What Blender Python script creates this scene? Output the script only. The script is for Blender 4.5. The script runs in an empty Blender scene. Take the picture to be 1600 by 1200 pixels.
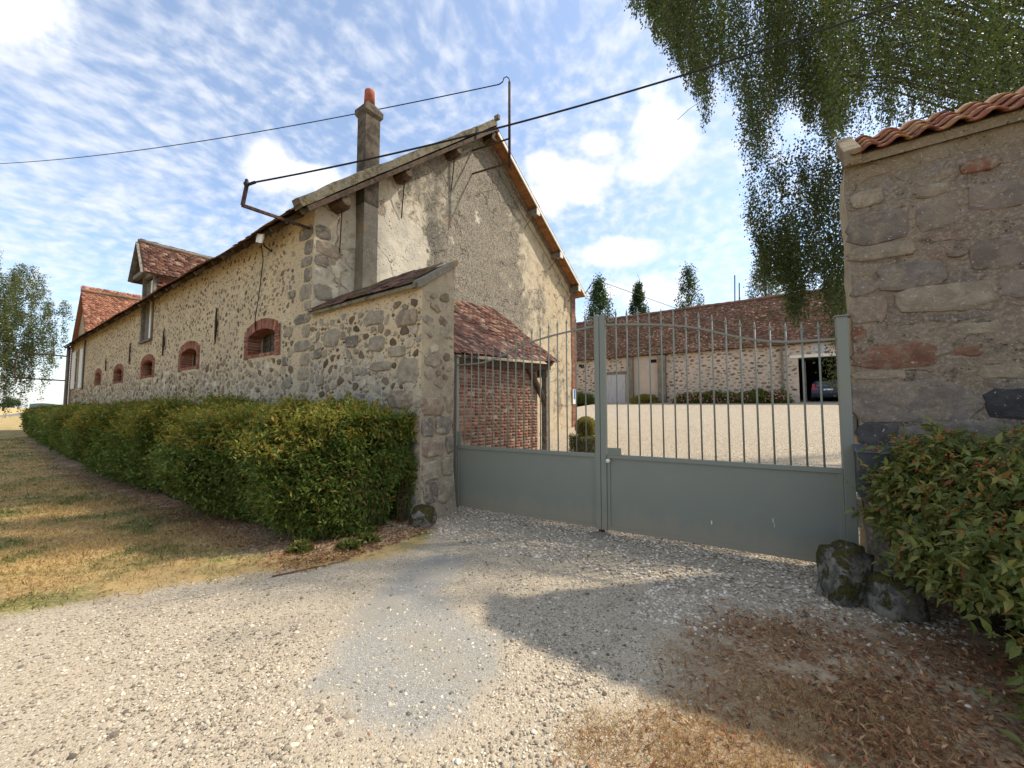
import bpy, math, random
import numpy as np
from mathutils import Vector, Matrix, noise as mnoise
random.seed(7); rng = np.random.default_rng(7)
R = math.radians
scene = bpy.context.scene
col = scene.collection
# ---------------------------------------------------------------- camera, light, sky
FPX, EYE = 620.0, 1.6
PITCH = math.atan(37 / FPX)
cd = bpy.data.cameras.new('camera'); cam = bpy.data.objects.new('camera', cd); col.objects.link(cam)
cd.sensor_width = 36; cd.lens = FPX / 1600 * 36; cd.clip_end = 9000; cd.clip_start = .05
cam.location = (0, 0, EYE); cam.rotation_euler = (R(90) + PITCH, 0, 0)
scene.camera = cam
scene.view_settings.view_transform = 'Standard'; scene.view_settings.look = 'None'
scene.view_settings.gamma = 1; scene.view_settings.use_curve_mapping = False
scene.view_settings.exposure = .97
SUN_H = Vector((.975, .22, 0)).normalized(); SUN_EL = R(49)
sund = bpy.data.lights.new('sun', 'SUN'); sund.energy = 2.5; sund.angle = R(1.0); sund.color = (1, .93, .82)
sun = bpy.data.objects.new('sun', sund); col.objects.link(sun)
sv = Vector((SUN_H.x * math.cos(SUN_EL), SUN_H.y * math.cos(SUN_EL), math.sin(SUN_EL)))
sun.rotation_euler = sv.to_track_quat('Z', 'Y').to_euler(); sun.location = sv * 60


class NT:
    """short node-building helper"""
    def __init__(s, tree): s.t = tree; s.n = tree.nodes; s.l = tree.links
    def add(s, kind, ins=None, **kw):
        nd = s.n.new(kind)
        for k, v in kw.items(): setattr(nd, k, v)
        for k, v in (ins or {}).items():
            i = nd.inputs[k]
            if isinstance(v, bpy.types.NodeSocket): s.l.new(v, i)
            else:
                if isinstance(v, (tuple, list)) and len(v) == 3 and i.type == 'RGBA': v = (*v, 1)
                i.default_value = v
        return nd
    def pos(s): return s.add('ShaderNodeNewGeometry').outputs['Position']
    def obj(s): return s.add('ShaderNodeTexCoord').outputs['Object']
    def m(s, op, a, b=0.0, c=0.0, clamp=False): return s.add('ShaderNodeMath', {0: a, 1: b, 2: c}, operation=op, use_clamp=clamp).outputs[0]
    def vm(s, op, a, b=(0, 0, 0)):
        nd = s.add('ShaderNodeVectorMath', {0: a, 1: b}, operation=op)
        return nd.outputs['Value'] if op in ('LENGTH', 'DOT_PRODUCT', 'DISTANCE') else nd.outputs[0]
    def sc(s, v, x, y=None, z=None):
        return s.vm('MULTIPLY', v, (x, x if y is None else y, x if z is None else z))
    def noise(s, v, scale=1, detail=4, rough=.55, dist=0): return s.add('ShaderNodeTexNoise', {'Vector': v, 'Scale': scale, 'Detail': detail, 'Roughness': rough, 'Distortion': dist}).outputs['Fac']
    def noisec(s, v, scale=1, detail=3): return s.add('ShaderNodeTexNoise', {'Vector': v, 'Scale': scale, 'Detail': detail}).outputs['Color']
    def vor(s, v, scale=1, feature='F1', out='Distance', rnd=1): return s.add('ShaderNodeTexVoronoi', {'Vector': v, 'Scale': scale, 'Randomness': rnd}, feature=feature).outputs[out]
    def ramp(s, f, stops, interp='LINEAR'):
        nd = s.add('ShaderNodeValToRGB', {0: f}); cr = nd.color_ramp; cr.interpolation = interp
        while len(cr.elements) < len(stops): cr.elements.new(.5)
        for e, (p, c) in zip(cr.elements, stops):
            e.position = p
            e.color = (*c, 1) if isinstance(c, (tuple, list)) else (c, c, c, 1)
        return nd.outputs[0]
    def ss(s, f, a, b):
        return s.add('ShaderNodeMapRange', {0: f, 1: a, 2: b}, interpolation_type='SMOOTHSTEP').outputs[0]
    def mix(s, f, a, b, blend='MIX'):
        nd = s.add('ShaderNodeMix', data_type='RGBA', blend_type=blend)
        for i, v in ((0, f), (6, a), (7, b)):
            if isinstance(v, bpy.types.NodeSocket): s.l.new(v, nd.inputs[i])
            else:
                if isinstance(v, (tuple, list)): v = (*v, 1)
                nd.inputs[i].default_value = v
        return nd.outputs[2]
    def bump(s, h, strength=.5, dist=.01, normal=None):
        d = {'Height': h, 'Strength': strength, 'Distance': dist}
        if normal is not None: d['Normal'] = normal
        return s.add('ShaderNodeBump', d).outputs[0]
    def rnd(s):
        a = s.add('ShaderNodeNewGeometry').outputs['Random Per Island']
        b = s.add('ShaderNodeObjectInfo').outputs['Random']
        return s.m('FRACT', s.m('ADD', a, s.m('MULTIPLY', b, 7.31)))
    def hsv(s, c, v, sat=1.0): return s.add('ShaderNodeHueSaturation', {'Color': c, 'Value': v, 'Saturation': sat}).outputs[0]


def mat(name, fn):
    m = bpy.data.materials.new(name); m.use_nodes = True
    t = m.node_tree; t.nodes.clear(); n = NT(t)
    r = fn(n)
    if isinstance(r['c'], bpy.types.NodeSocket): r['c'] = n.mix(1.0, r['c'], (1.05, 1.0, .89), 'MULTIPLY')
    ins = {'Base Color': r['c'], 'Roughness': r.get('r', .85), 'Metallic': r.get('met', 0.0), 'Specular IOR Level': r.get('s', .25)}
    if 'n' in r: ins['Normal'] = r['n']
    if 'tr' in r: ins['Transmission Weight'] = r['tr']
    b = n.add('ShaderNodeBsdfPrincipled', ins)
    o = n.add('ShaderNodeOutputMaterial')
    if 'tl' in r:
        tl = n.add('ShaderNodeBsdfTranslucent', {'Color': r['tl']})
        mx = n.add('ShaderNodeMixShader', {0: .42, 1: b.outputs[0], 2: tl.outputs[0]})
        n.l.new(mx.outputs[0], o.inputs[0])
    else: n.l.new(b.outputs[0], o.inputs[0])
    return m


w = bpy.data.worlds.new('World'); scene.world = w; w.use_nodes = True
w.node_tree.nodes.clear(); N = NT(w.node_tree)
sky = N.add('ShaderNodeTexSky'); sky.sky_type = 'NISHITA'; sky.sun_disc = False
sky.sun_elevation = SUN_EL; sky.sun_rotation = math.atan2(SUN_H.x, SUN_H.y)
sky.air_density = 1.0; sky.dust_density = .9; sky.ozone_density = 1.6
dr = N.add('ShaderNodeTexCoord').outputs['Generated']
sep = N.add('ShaderNodeSeparateXYZ', {0: dr})
dz = N.m('MAXIMUM', sep.outputs[2], 0.0)
inv = N.m('DIVIDE', 1.32, N.m('ADD', dz, .34))
pl = N.add('ShaderNodeCombineXYZ', {0: N.m('MULTIPLY', sep.outputs[0], inv), 1: N.m('MULTIPLY', sep.outputs[1], inv), 2: 0.0}).outputs[0]
warp = N.vm('ADD', pl, N.sc(N.vm('SUBTRACT', N.noisec(pl, 1.1, 3), (.5, .5, .5)), .30))
rot = N.add('ShaderNodeVectorRotate', {'Vector': warp, 'Angle': R(38)}, rotation_type='Z_AXIS').outputs[0]
cover = N.noise(N.sc(warp, .62, .62, 1), 1.0, 3, .5)
rip = N.noise(N.sc(rot, 21, 17, 1), 1.0, 4, .52, .1)
big = N.noise(N.sc(rot, 3.4, 3.0, 1), 1.0, 6, .56, .2)
side = N.ss(sep.outputs[0], .62, -.45)            # the veil thins towards the east
veil = N.m('ADD', N.m('MULTIPLY', big, .44), N.m('MULTIPLY', rip, .78))
veil = N.m('ADD', veil, N.m('MULTIPLY', N.m('SUBTRACT', cover, .5), .55))
veil = N.ss(veil, .46, .92)
low = N.ss(dz, .22, .0)
veil = N.m('MAXIMUM', veil, N.m('MULTIPLY', low, .55))
def dir_of(px, py):
    a = (px - 800) / FPX; b = (600 - py) / FPX
    return Vector((a, math.cos(PITCH) - b * math.sin(PITCH), math.sin(PITCH) + b * math.cos(PITCH))).normalized()
lump = N.m('SUBTRACT', N.noise(dr, 9, 6, .6), .5)
lump2 = N.m('SUBTRACT', N.noise(dr, 3.2, 3, .5), .5)
cum = None
for (px, py, rx, rz) in [(1040, 225, .062, .085), (1000, 268, .06, .03), (905, 285, .09, .050), (860, 312, .05, .035), (930, 225, .045, .025), (965, 395, .10, .028), (1010, 462, .085, .045), (850, 262, .05, .03),
                         (420, 262, .06, .045), (490, 285, .085, .035), (5, 20, .07, .06), (960, 455, .05, .02), (-900, 300, .2, .08), (2600, 200, .2, .10)]:
    c = dir_of(px, py); q = N.vm('SUBTRACT', dr, tuple(c))
    tx = Vector((c.y, -c.x, 0)).normalized(); ty = c.cross(tx).normalized()
    u = N.m('DIVIDE', N.vm('DOT_PRODUCT', q, tuple(tx)), rx); v = N.m('DIVIDE', N.vm('DOT_PRODUCT', q, tuple(ty)), rz)
    d = N.m('SQRT', N.m('ADD', N.m('MULTIPLY', u, u), N.m('MULTIPLY', v, v)))
    facing = N.m('MULTIPLY', N.m('LESS_THAN', N.vm('DOT_PRODUCT', dr, tuple(c)), 0.2), 9.0)
    d = N.m('ADD', d, facing)
    cum = d if cum is None else N.m('MINIMUM', cum, d)
cum = N.m('ADD', cum, N.m('ADD', N.m('MULTIPLY', lump, 2.6), N.m('MULTIPLY', lump2, 1.2)))
cumf = N.ss(cum, 1.30, .55)
shade = N.ss(N.noise(N.vm('ADD', dr, (0, 0, .05)), 7, 4), .38, .62)
ccol = N.mix(shade, (4.7, 4.8, 5.15), (6.2, 6.15, 6.15))
base = N.mix(.15, N.mix(1.0, sky.outputs[0], (1.04, 1.08, 1.10), 'MULTIPLY'), (4.4, 4.8, 5.4))
skyc = N.mix(N.m('MULTIPLY', veil, .78), base, (4.7, 4.8, 5.05))
skyc = N.mix(N.m('MULTIPLY', cumf, .88), skyc, ccol)
bg = N.add('ShaderNodeBackground', {'Color': skyc, 'Strength': .117})
wo = N.add('ShaderNodeOutputWorld'); N.l.new(bg.outputs[0], wo.inputs[0])

# ---------------------------------------------------------------- helpers
WL = {}
def link(o): col.objects.link(o); return o
def tag(o, label=None, cat=None, group=None, kind=None):
    if label: o['label'] = label
    if cat: o['category'] = cat
    if group: o['group'] = group
    if kind: o['kind'] = kind
    return o
def thing(name, loc, label, cat, group=None):
    o = bpy.data.objects.new(name, None); link(o); o.location = loc; o.empty_display_size = .2
    WL[o.name] = Vector(loc); return tag(o, label, cat, group)
def wloc(o): return WL.get(o.name, Vector((0, 0, 0))) if o else Vector((0, 0, 0))
def setup(o, parent, loc=None):
    """object whose mesh holds world coords shifted by parent's location"""
    link(o)
    if parent is not None: o.parent = parent
    WL[o.name] = wloc(parent)
    return o
class MB:
    def __init__(s): s.v = []; s.f = []
    def addf(s, vs, fs):
        k = len(s.v); s.v += [tuple(x) for x in vs]; s.f += [tuple(i + k for i in f) for f in fs]
    def hexa(s, p):  # 8 points: bottom ring 0-3, top ring 4-7
        s.addf(p, [(3, 2, 1, 0), (4, 5, 6, 7), (0, 1, 5, 4), (1, 2, 6, 5), (2, 3, 7, 6), (3, 0, 4, 7)])
    def box(s, fr, a0, a1, b0, b1, z0, z1):
        s.hexa([fr(a0, b0, z0), fr(a1, b0, z0), fr(a1, b1, z0), fr(a0, b1, z0), fr(a0, b0, z1), fr(a1, b0, z1), fr(a1, b1, z1), fr(a0, b1, z1)])
    def obox(s, c, ux, uy, uz):
        c = Vector(c); s.hexa([c - ux - uy - uz, c + ux - uy - uz, c + ux + uy - uz, c - ux + uy - uz, c - ux - uy + uz, c + ux - uy + uz, c + ux + uy + uz, c - ux + uy + uz])
    def beam(s, p, q, w, h, up=(0, 0, 1)):
        p = Vector(p); q = Vector(q); d = (q - p); L = d.length; d.normalize()
        x = d.cross(Vector(up)); x.normalize(); y = x.cross(d)
        s.obox((p + q) / 2, d * L / 2, x * w / 2, y * h / 2)
    def tube(s, pts, r, n=8, cap=True):
        pts = [Vector(p) for p in pts]; rs = r if isinstance(r, (list, tuple)) else [r] * len(pts)
        rings = []; ref = Vector((.13, .21, .97))
        for i, p in enumerate(pts):
            d = (pts[min(i + 1, len(pts) - 1)] - pts[max(i - 1, 0)]).normalized()
            if abs(d.dot(ref)) > .95: ref = Vector((.97, .2, .1))
            x = d.cross(ref).normalized(); y = d.cross(x)
            k = len(s.v); rings.append(k)
            for j in range(n):
                a = 2 * math.pi * j / n; s.v.append(tuple(p + (x * math.cos(a) + y * math.sin(a)) * rs[i]))
        for a, b in zip(rings, rings[1:]):
            for j in range(n): s.f.append((a + j, a + (j + 1) % n, b + (j + 1) % n, b + j))
        if cap: s.f.append(tuple(rings[0] + j for j in range(n))[::-1]); s.f.append(tuple(rings[-1] + j for j in range(n)))
    def prism(s, poly, nrm):  # extrude polygon by vector
        n = len(poly); k = len(s.v); nrm = Vector(nrm)
        s.v += [tuple(Vector(p)) for p in poly] + [tuple(Vector(p) + nrm) for p in poly]
        s.f.append(tuple(range(k, k + n))[::-1]); s.f.append(tuple(range(k + n, k + 2 * n)))
        for i in range(n): j = (i + 1) % n; s.f.append((k + i, k + j, k + n + j, k + n + i))
    def sphere(s, c, rx, ry=None, rz=None, nu=14, nv=9):
        ry = ry or rx; rz = rz or rx; c = Vector(c); k = len(s.v)
        for i in range(nv + 1):
            th = math.pi * i / nv
            for j in range(nu):
                a = 2 * math.pi * j / nu
                s.v.append((c.x + rx * math.sin(th) * math.cos(a), c.y + ry * math.sin(th) * math.sin(a), c.z + rz * math.cos(th)))
        for i in range(nv):
            for j in range(nu): s.f.append((k + i * nu + j, k + (i + 1) * nu + j, k + (i + 1) * nu + (j + 1) % nu, k + i * nu + (j + 1) % nu))
    def grid(s, fn, nu, nv):
        k = len(s.v)
        for j in range(nv + 1):
            for i in range(nu + 1): s.v.append(tuple(fn(i / nu, j / nv)))
        for j in range(nv):
            for i in range(nu):
                a = k + j * (nu + 1) + i; s.f.append((a, a + 1, a + nu + 2, a + nu + 1))
    def build(s, name, m, parent=None, smooth=False, bevel=0, kind=None, label=None):
        o0 = wloc(parent); me = bpy.data.meshes.new(name)
        me.from_pydata([(v[0] - o0.x, v[1] - o0.y, v[2] - o0.z) for v in s.v], [], s.f)
        me.validate(); me.update()
        if m: me.materials.append(m)
        if smooth: me.polygons.foreach_set('use_smooth', [True] * len(me.polygons))
        o = setup(bpy.data.objects.new(name, me), parent)
        if bevel:
            b = o.modifiers.new('bevel', 'BEVEL'); b.width = bevel; b.segments = 2; b.limit_method = 'ANGLE'
        if kind: o['kind'] = kind
        if label: o['label'] = label
        return o
def np_mesh(name, V, loops, sizes, m, parent=None, smooth=False, kind=None):
    o0 = wloc(parent); V = V.reshape(-1, 3) - np.array([o0.x, o0.y, o0.z])
    me = bpy.data.meshes.new(name); me.vertices.add(len(V)); me.vertices.foreach_set('co', V.astype(np.float32).ravel())
    me.loops.add(len(loops)); me.loops.foreach_set('vertex_index', loops.astype(np.int32))
    st = np.concatenate([[0], np.cumsum(sizes)[:-1]]).astype(np.int32)
    me.polygons.add(len(sizes)); me.polygons.foreach_set('loop_start', st)
    if smooth: me.polygons.foreach_set('use_smooth', np.ones(len(sizes), bool))
    me.update(calc_edges=True)
    if m: me.materials.append(m)
    o = setup(bpy.data.objects.new(name, me), parent)
    if kind: o['kind'] = kind
    return o
def scatter(name, tmpls, idx, P, B, m, parent=None, smooth=False, kind='stuff'):
    """tmpls: [(V,F)], idx: N ints, P: Nx3, B: Nx3x3 (columns = local axes)"""
    Vs = []; Ls = []; Ss = []; base = 0
    for k, (tv, tf) in enumerate(tmpls):
        sel = np.nonzero(idx == k)[0]
        if len(sel) == 0: continue
        tv = np.array(tv, float)
        W = np.einsum('nij,vj->nvi', B[sel], tv) + P[sel][:, None, :]
        lp = np.concatenate([np.array(f) for f in tf]); sz = np.array([len(f) for f in tf])
        off = base + np.arange(len(sel)) * len(tv)
        Ls.append((lp[None, :] + off[:, None]).ravel()); Ss.append(np.tile(sz, len(sel)))
        Vs.append(W.reshape(-1, 3)); base += len(sel) * len(tv)
    return np_mesh(name, np.concatenate(Vs), np.concatenate(Ls), np.concatenate(Ss), m, parent, smooth, kind)
def basis(x, y, z): return np.stack([x, y, z], axis=-1)
def unit(a): return a / np.maximum(np.linalg.norm(a, axis=-1, keepdims=True), 1e-9)
def rand_basis(n, sx, sy, sz, flat=0.0):
    """random rotation, flat=1 keeps z up"""
    a = rng.normal(size=(n, 3)); a[:, 2] = np.abs(a[:, 2]) + flat * 4; z = unit(a)
    x = unit(np.cross(z, rng.normal(size=(n, 3)))); y = np.cross(z, x)
    return basis(x * np.reshape(sx, (-1, 1)), y * np.reshape(sy, (-1, 1)), z * np.reshape(sz, (-1, 1)))
MESH = {}
def shared(key, V, F, m, smooth=False):
    if key not in MESH:
        me = bpy.data.meshes.new(key.split('|')[0]); me.from_pydata([tuple(map(float, v)) for v in V], [], [tuple(map(int, f)) for f in F]); me.materials.append(m)
        if smooth: me.polygons.foreach_set('use_smooth', [True] * len(me.polygons))
        MESH[key] = me
    return MESH[key]
def place(name, me, P, B, parent):
    o = bpy.data.objects.new(name, me); col.objects.link(o); o.parent = parent; q = wloc(parent)
    M = Matrix(((B[0][0], B[0][1], B[0][2], P[0] - q.x), (B[1][0], B[1][1], B[1][2], P[1] - q.y), (B[2][0], B[2][1], B[2][2], P[2] - q.z), (0, 0, 0, 1)))
    o.matrix_local = M; return o
CAMP = np.array([0, 0, EYE])
def split_parts(name, tmpls, idx, P, B, m, parent, limit=300, smooth=False, stuff_name=None, size=None, key=None):
    """biggest `limit` in the picture become objects of their own, the rest one stuff part"""
    s = np.ones(len(P)) if size is None else size
    inview = (P[:, 1] > .5) & (np.abs(P[:, 0] / np.maximum(P[:, 1], .1)) < 1.32)
    score = s / np.linalg.norm(P - CAMP, axis=1) * np.where(inview, 1, .01)
    order = np.argsort(-score); near = order[:limit]; far = order[limit:]
    for i in near:
        tv, tf = tmpls[idx[i]]
        place(name, shared(f'{name}|{key or m.name}|{idx[i]}', tv, tf, m, smooth), P[i], B[i], parent)
    if len(far): scatter(stuff_name or name + '_mass', tmpls, idx[far], P[far], B[far], m, parent, smooth)
def frame(O, ea, eb):
    O = Vector(O); ea = Vector(ea); eb = Vector(eb); Z = Vector((0, 0, 1))
    return lambda a, b, z=0.0: O + ea * a + eb * b + Z * z
def inpoly(X, Y, poly):
    c = np.zeros(X.shape, bool); n = len(poly)
    for i in range(n):
        x0, y0 = poly[i]; x1, y1 = poly[(i + 1) % n]
        cond = ((y0 > Y) != (y1 > Y)); xi = (x1 - x0) * (Y - y0) / ((y1 - y0) if y1 != y0 else 1e-9) + x0
        c ^= cond & (X < xi)
    return c
def darts(poly, rlist, aspect=1.35, gap=1.0, forb=None, tries=1):
    """non-overlapping discs (in a space squashed by aspect) inside a (u,z) polygon"""
    xs = [p[0] / aspect for p in poly]; ys = [p[1] for p in poly]
    cell = max(rlist) * 2.05; g = {}; out = []; pp = [(p[0] / aspect, p[1]) for p in poly]
    n = len(rlist); X = rng.uniform(min(xs), max(xs), n * tries); Y = rng.uniform(min(ys), max(ys), n * tries)
    ok = inpoly(X, Y, pp); rr = np.repeat(np.sort(np.array(rlist))[::-1], tries)
    for x, y, r, k in zip(X, Y, rr, ok):
        if not k: continue
        if forb and forb(x * aspect, y, r): continue
        cx, cy = int(x // cell), int(y // cell); bad = False
        for i in (-1, 0, 1):
            for j in (-1, 0, 1):
                for (a, b, c) in g.get((cx + i, cy + j), ()):
                    if (a - x) ** 2 + (b - y) ** 2 < ((c + r) * gap) ** 2: bad = True; break
                if bad: break
            if bad: break
        if bad: continue
        g.setdefault((cx, cy), []).append((x, y, r)); out.append((x * aspect, y, r))
    return out
# stone templates: x = width, y = proud, z = height
def stone_tmpl(seed, n=8, sq=.0):
    r_ = random.Random(seed); V = []; F = []; R_ = [r_.uniform(-.20, .16) for _ in range(n)]
    for ring, (sc_, y) in enumerate(((1.0, -.9), (.96, .35), (.78, .85))):
        for i in range(n):
            a = 2 * math.pi * (i + .35 * math.sin(seed + i * 2.1)) / n
            c, s_ = math.cos(a), math.sin(a); k = 1 / (abs(c) ** 7 + abs(s_) ** 7) ** (sq / 7)
            rr = (1 + (R_[i]) * (1 - .5 * sq)) * sc_ * k
            V.append((c * rr * .5, y * (1 + .25 * math.sin(seed + i * 1.3 + ring)), s_ * rr * .5))
    V.append((.05 * math.sin(seed), 1.0, .05 * math.cos(seed)))
    for k in (0, n):
        for i in range(n): F.append((k + i, k + (i + 1) % n, k + n + (i + 1) % n, k + n + i))
    for i in range(n): F.append((2 * n + i, 2 * n + (i + 1) % n, 3 * n))
    return V, F
ST = [stone_tmpl(k, 7 + k % 3) for k in range(10)]
STQ = [stone_tmpl(k + 20, 15, .95) for k in range(8)]
BOXT = ([(-.5, -.5, -.5), (.5, -.5, -.5), (.5, .5, -.5), (-.5, .5, -.5), (-.5, -.5, .5), (.5, -.5, .5), (.5, .5, .5), (-.5, .5, .5)],
        [(3, 2, 1, 0), (4, 5, 6, 7), (0, 1, 5, 4), (1, 2, 6, 5), (2, 3, 7, 6), (3, 0, 4, 7)])
def brick_tmpl(seed):
    r_ = random.Random(seed); V = []
    for x, y, z in BOXT[0]:
        V.append((x * (1 - .03 * r_.random()), y * (1 - .10 * r_.random()), z * (1 - .10 * r_.random())))
    return V, BOXT[1]
BRK = [brick_tmpl(k) for k in range(6)]
def stones_on(fr, eu, en, pts, proud=.02, tm=ST, hz=1.0, asp=1.35, jit=.5, y0=0.0):
    """fr(u,z)->point on the face; returns idx,P,B,size"""
    n = len(pts); A = np.array(pts); idx = rng.integers(0, len(tm), n)
    P = np.array([tuple(fr(a, z)) for a, z, r in pts]); eu = np.array(eu); en = np.array(en); ez = np.array((0, 0, 1.))
    th = rng.normal(size=n) * jit; wd = A[:, 2] * 2 * asp * rng.uniform(.85, 1.1, n); ht = A[:, 2] * 2 * rng.uniform(.75, 1.08, n) * hz
    pr = proud * rng.uniform(.5, 1.3, n); c, s = np.cos(th)[:, None], np.sin(th)[:, None]
    X = (eu * c + ez * s) * wd[:, None]; Z = (-eu * s + ez * c) * ht[:, None]; Y = en[None, :] * pr[:, None]
    return idx, P + en * y0, basis(X, Y, Z), A[:, 2]

# ---------------------------------------------------------------- key geometry (metres; eye over the origin)
D1 = Vector((-.811, .585, 0)); D2 = Vector((.585, .811, 0)); UP = Vector((0, 0, 1))
P0 = Vector((-1.306, 5.688, 0)); C0 = Vector((-3.841, 7.517, 0))
G0 = Vector((-.872, 6.396, 0)); GD = Vector((.859, -.512, 0)); GN = Vector((.512, .859, 0))
BF = frame(C0, D1, D2)               # barn: t along the long wall, s into the gable
GF = frame(G0, GD, GN)               # gate: u along, v into the yard
R0 = Vector((3.37, 3.84, 0)); RF = frame(R0, -D1, D2)
FA = Vector((20.3, 28.0, 0)); FF = frame(FA, D1, D2)
def hyard(v):
    if v < .5: return 0.0
    if v < 10: return .083 * (v - .5) * min(1, (v - .5) / 1.5 * .5 + .5)
    return .7885 + .061 * (v - 10)
def vdist(x, y): return (x - G0.x) * GN.x + (y - G0.y) * GN.y

# ---------------------------------------------------------------- materials
def M_wallmortar(n):
    p = n.pos(); a = n.noise(p, 1.1, 5); b = n.noise(p, 14, 6, .65); g = n.noise(n.sc(p, .5, .5, .7), 1, 3)
    z = n.add('ShaderNodeSeparateXYZ', {0: p}).outputs[2]
    c = n.mix(n.ss(a, .35, .65), (.60, .475, .31), (.50, .40, .275)); c = n.mix(n.ss(b, .45, .75), c, (.60, .52, .38))
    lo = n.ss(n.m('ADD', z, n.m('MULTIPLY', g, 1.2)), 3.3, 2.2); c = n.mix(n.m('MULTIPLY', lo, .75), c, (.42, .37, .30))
    v = n.vor(n.sc(p, 1, 1, 1.3), 22, 'F1'); vc = n.vor(n.sc(p, 1, 1, 1.3), 22, 'F1', 'Color')
    peb = n.m('MULTIPLY', n.ss(v, .42, .25), n.ss(n.add('ShaderNodeSeparateColor', {0: vc}).outputs[0], .45, .55))
    pc = n.ramp(n.add('ShaderNodeSeparateColor', {0: vc}).outputs[1], [(0, (.10, .075, .055)), (.5, (.25, .21, .17)), (1, (.42, .38, .33))])
    c = n.mix(peb, c, pc)
    h = n.m('ADD', b, n.m('MULTIPLY', peb, .5))
    return dict(c=c, n=n.bump(h, .8, .02), r=.95)
def M_plaster(n):
    p = n.pos(); a = n.noise(p, .55, 6, .6, .3); b = n.noise(p, 22, 8, .72); m2 = n.noise(p, 4.5, 8, .7, .6)
    z = n.add('ShaderNodeSeparateXYZ', {0: p}).outputs[2]
    st = n.vm('DOT_PRODUCT', n.vm('SUBTRACT', p, tuple(C0)), tuple(D2))   # distance from the left corner of the gable
    gd = n.m('ABSOLUTE', n.m('SUBTRACT', st, 4.9))
    grey = n.m('SUBTRACT', n.m('ADD', n.m('MULTIPLY', a, 1.0), n.m('MULTIPLY', m2, .75)), n.m('MULTIPLY', gd, .085))
    streak = n.noise(n.sc(p, 2.3, 2.3, .25), 1, 5)
    grey = n.m('ADD', grey, n.m('MULTIPLY', n.m('SUBTRACT', streak, .5), .45))
    wp = n.m('MULTIPLY', n.ss(n.m('ADD', n.m('ABSOLUTE', n.m('SUBTRACT', st, 2.0)), n.m('MULTIPLY', a, 1.2)), 1.75, 1.25), n.ss(n.m('ADD', z, n.m('MULTIPLY', m2, 1.6)), 7.6, 6.6))
    grey = n.m('SUBTRACT', grey, n.m('MULTIPLY', wp, .5)); gm = n.ss(grey, .50, .74)
    c = n.mix(n.ss(m2, .3, .7), (.60, .54, .44), (.47, .41, .32)); c = n.mix(n.ss(st, 6.5, 9.5), c, n.mix(m2, (.60, .51, .38), (.44, .36, .25)))
    gc = n.mix(n.ss(b, .38, .62), (.10, .092, .078), (.34, .31, .265))
    c = n.mix(n.m('MULTIPLY', wp, .8), c, (.62, .58, .51)); c = n.mix(n.m('MULTIPLY', gm, .92), c, gc)
    spots = n.ss(n.noise(p, 1.7, 5, .6), .66, .70); c = n.mix(n.m('MULTIPLY', spots, .8), c, (.66, .62, .55))
    bare = n.ss(n.noise(n.vm('ADD', p, (9, 2, 5)), 1.3, 6, .62), .615, .64); sto = n.mix(n.ss(b, .4, .6), (.20, .15, .11), (.40, .33, .26)); c = n.mix(n.m('MULTIPLY', bare, .85), c, sto)
    cr = n.vor(n.vm('ADD', p, n.sc(n.noisec(p, 2.5, 5), .7)), .9, 'DISTANCE_TO_EDGE'); crk = n.ss(cr, .012, .002)
    crk = n.m('MULTIPLY', crk, n.ss(n.noise(p, .8, 2), .45, .6)); c = n.mix(n.m('MULTIPLY', crk, .85), c, (.05, .04, .035))
    li = n.m('MULTIPLY', n.ss(n.noise(p, 5, 5, .7), .66, .72), .7); c = n.mix(li, c, (.42, .22, .06))
    pit = n.ss(n.vor(p, 9, 'F1'), .22, .1); c = n.mix(n.m('MULTIPLY', pit, n.ss(m2, .5, .6)), c, (.09, .075, .06))
    h = n.m('SUBTRACT', n.m('ADD', n.m('MULTIPLY', b, .6), m2), n.m('ADD', n.m('MULTIPLY', bare, .6), n.m('ADD', crk, n.m('MULTIPLY', pit, .5))))
    return dict(c=c, n=n.bump(h, .9, .03), r=.95)
def stone_mat(stops, bumpd=.012, extra=None):
    def f(n):
        p = n.pos(); r = n.rnd(); c = n.ramp(r, stops)
        b = n.noise(p, 26, 7, .7); a = n.noise(p, 7, 5, .65, .5)
        c = n.mix(n.ss(a, .3, .72), n.hsv(c, .72), n.hsv(c, 1.25)); c = n.mix(n.m('MULTIPLY', n.ss(b, .55, .72), .5), c, n.hsv(c, 1.6, .7))
        if extra: c = extra(n, p, c)
        return dict(c=c, n=n.bump(n.m('ADD', b, a), .8, bumpd), r=.92)
    return f
def lich(n, p, c):
    l = n.ss(n.noise(p, 31, 4, .6), .63, .69); c = n.mix(n.m('MULTIPLY', l, .7), c, (.56, .54, .49))
    o = n.ss(n.noise(n.vm('ADD', p, (3, 3, 3)), 3.4, 4, .6), .70, .73); return n.mix(n.m('MULTIPLY', o, .8), c, (.40, .20, .05))
MAT = {}
MAT['mortar'] = mat('lime_mortar', M_wallmortar)
MAT['plaster'] = mat('old_render', M_plaster)
MAT['rub_hi'] = mat('rubble_brown', stone_mat([(0, (.13, .095, .07)), (.18, (.20, .15, .10)), (.36, (.29, .22, .15)), (.52, (.22, .19, .16)), (.70, (.40, .32, .22)), (.86, (.50, .41, .28)), (1, (.60, .53, .41))]))
MAT['rub_mix'] = mat('rubble_mixed', stone_mat([(0, (.10, .075, .055)), (.15, (.18, .13, .09)), (.32, (.27, .22, .17)), (.5, (.36, .31, .25)), (.7, (.26, .235, .21)), (.86, (.44, .38, .30)), (1, (.56, .51, .44))], .016))
MAT['rub_lo'] = mat('rubble_grey', stone_mat([(0, (.15, .105, .07)), (.25, (.27, .205, .145)), (.5, (.39, .32, .235)), (.75, (.31, .26, .21)), (.9, (.50, .43, .33)), (1, (.62, .56, .46))]))
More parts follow.
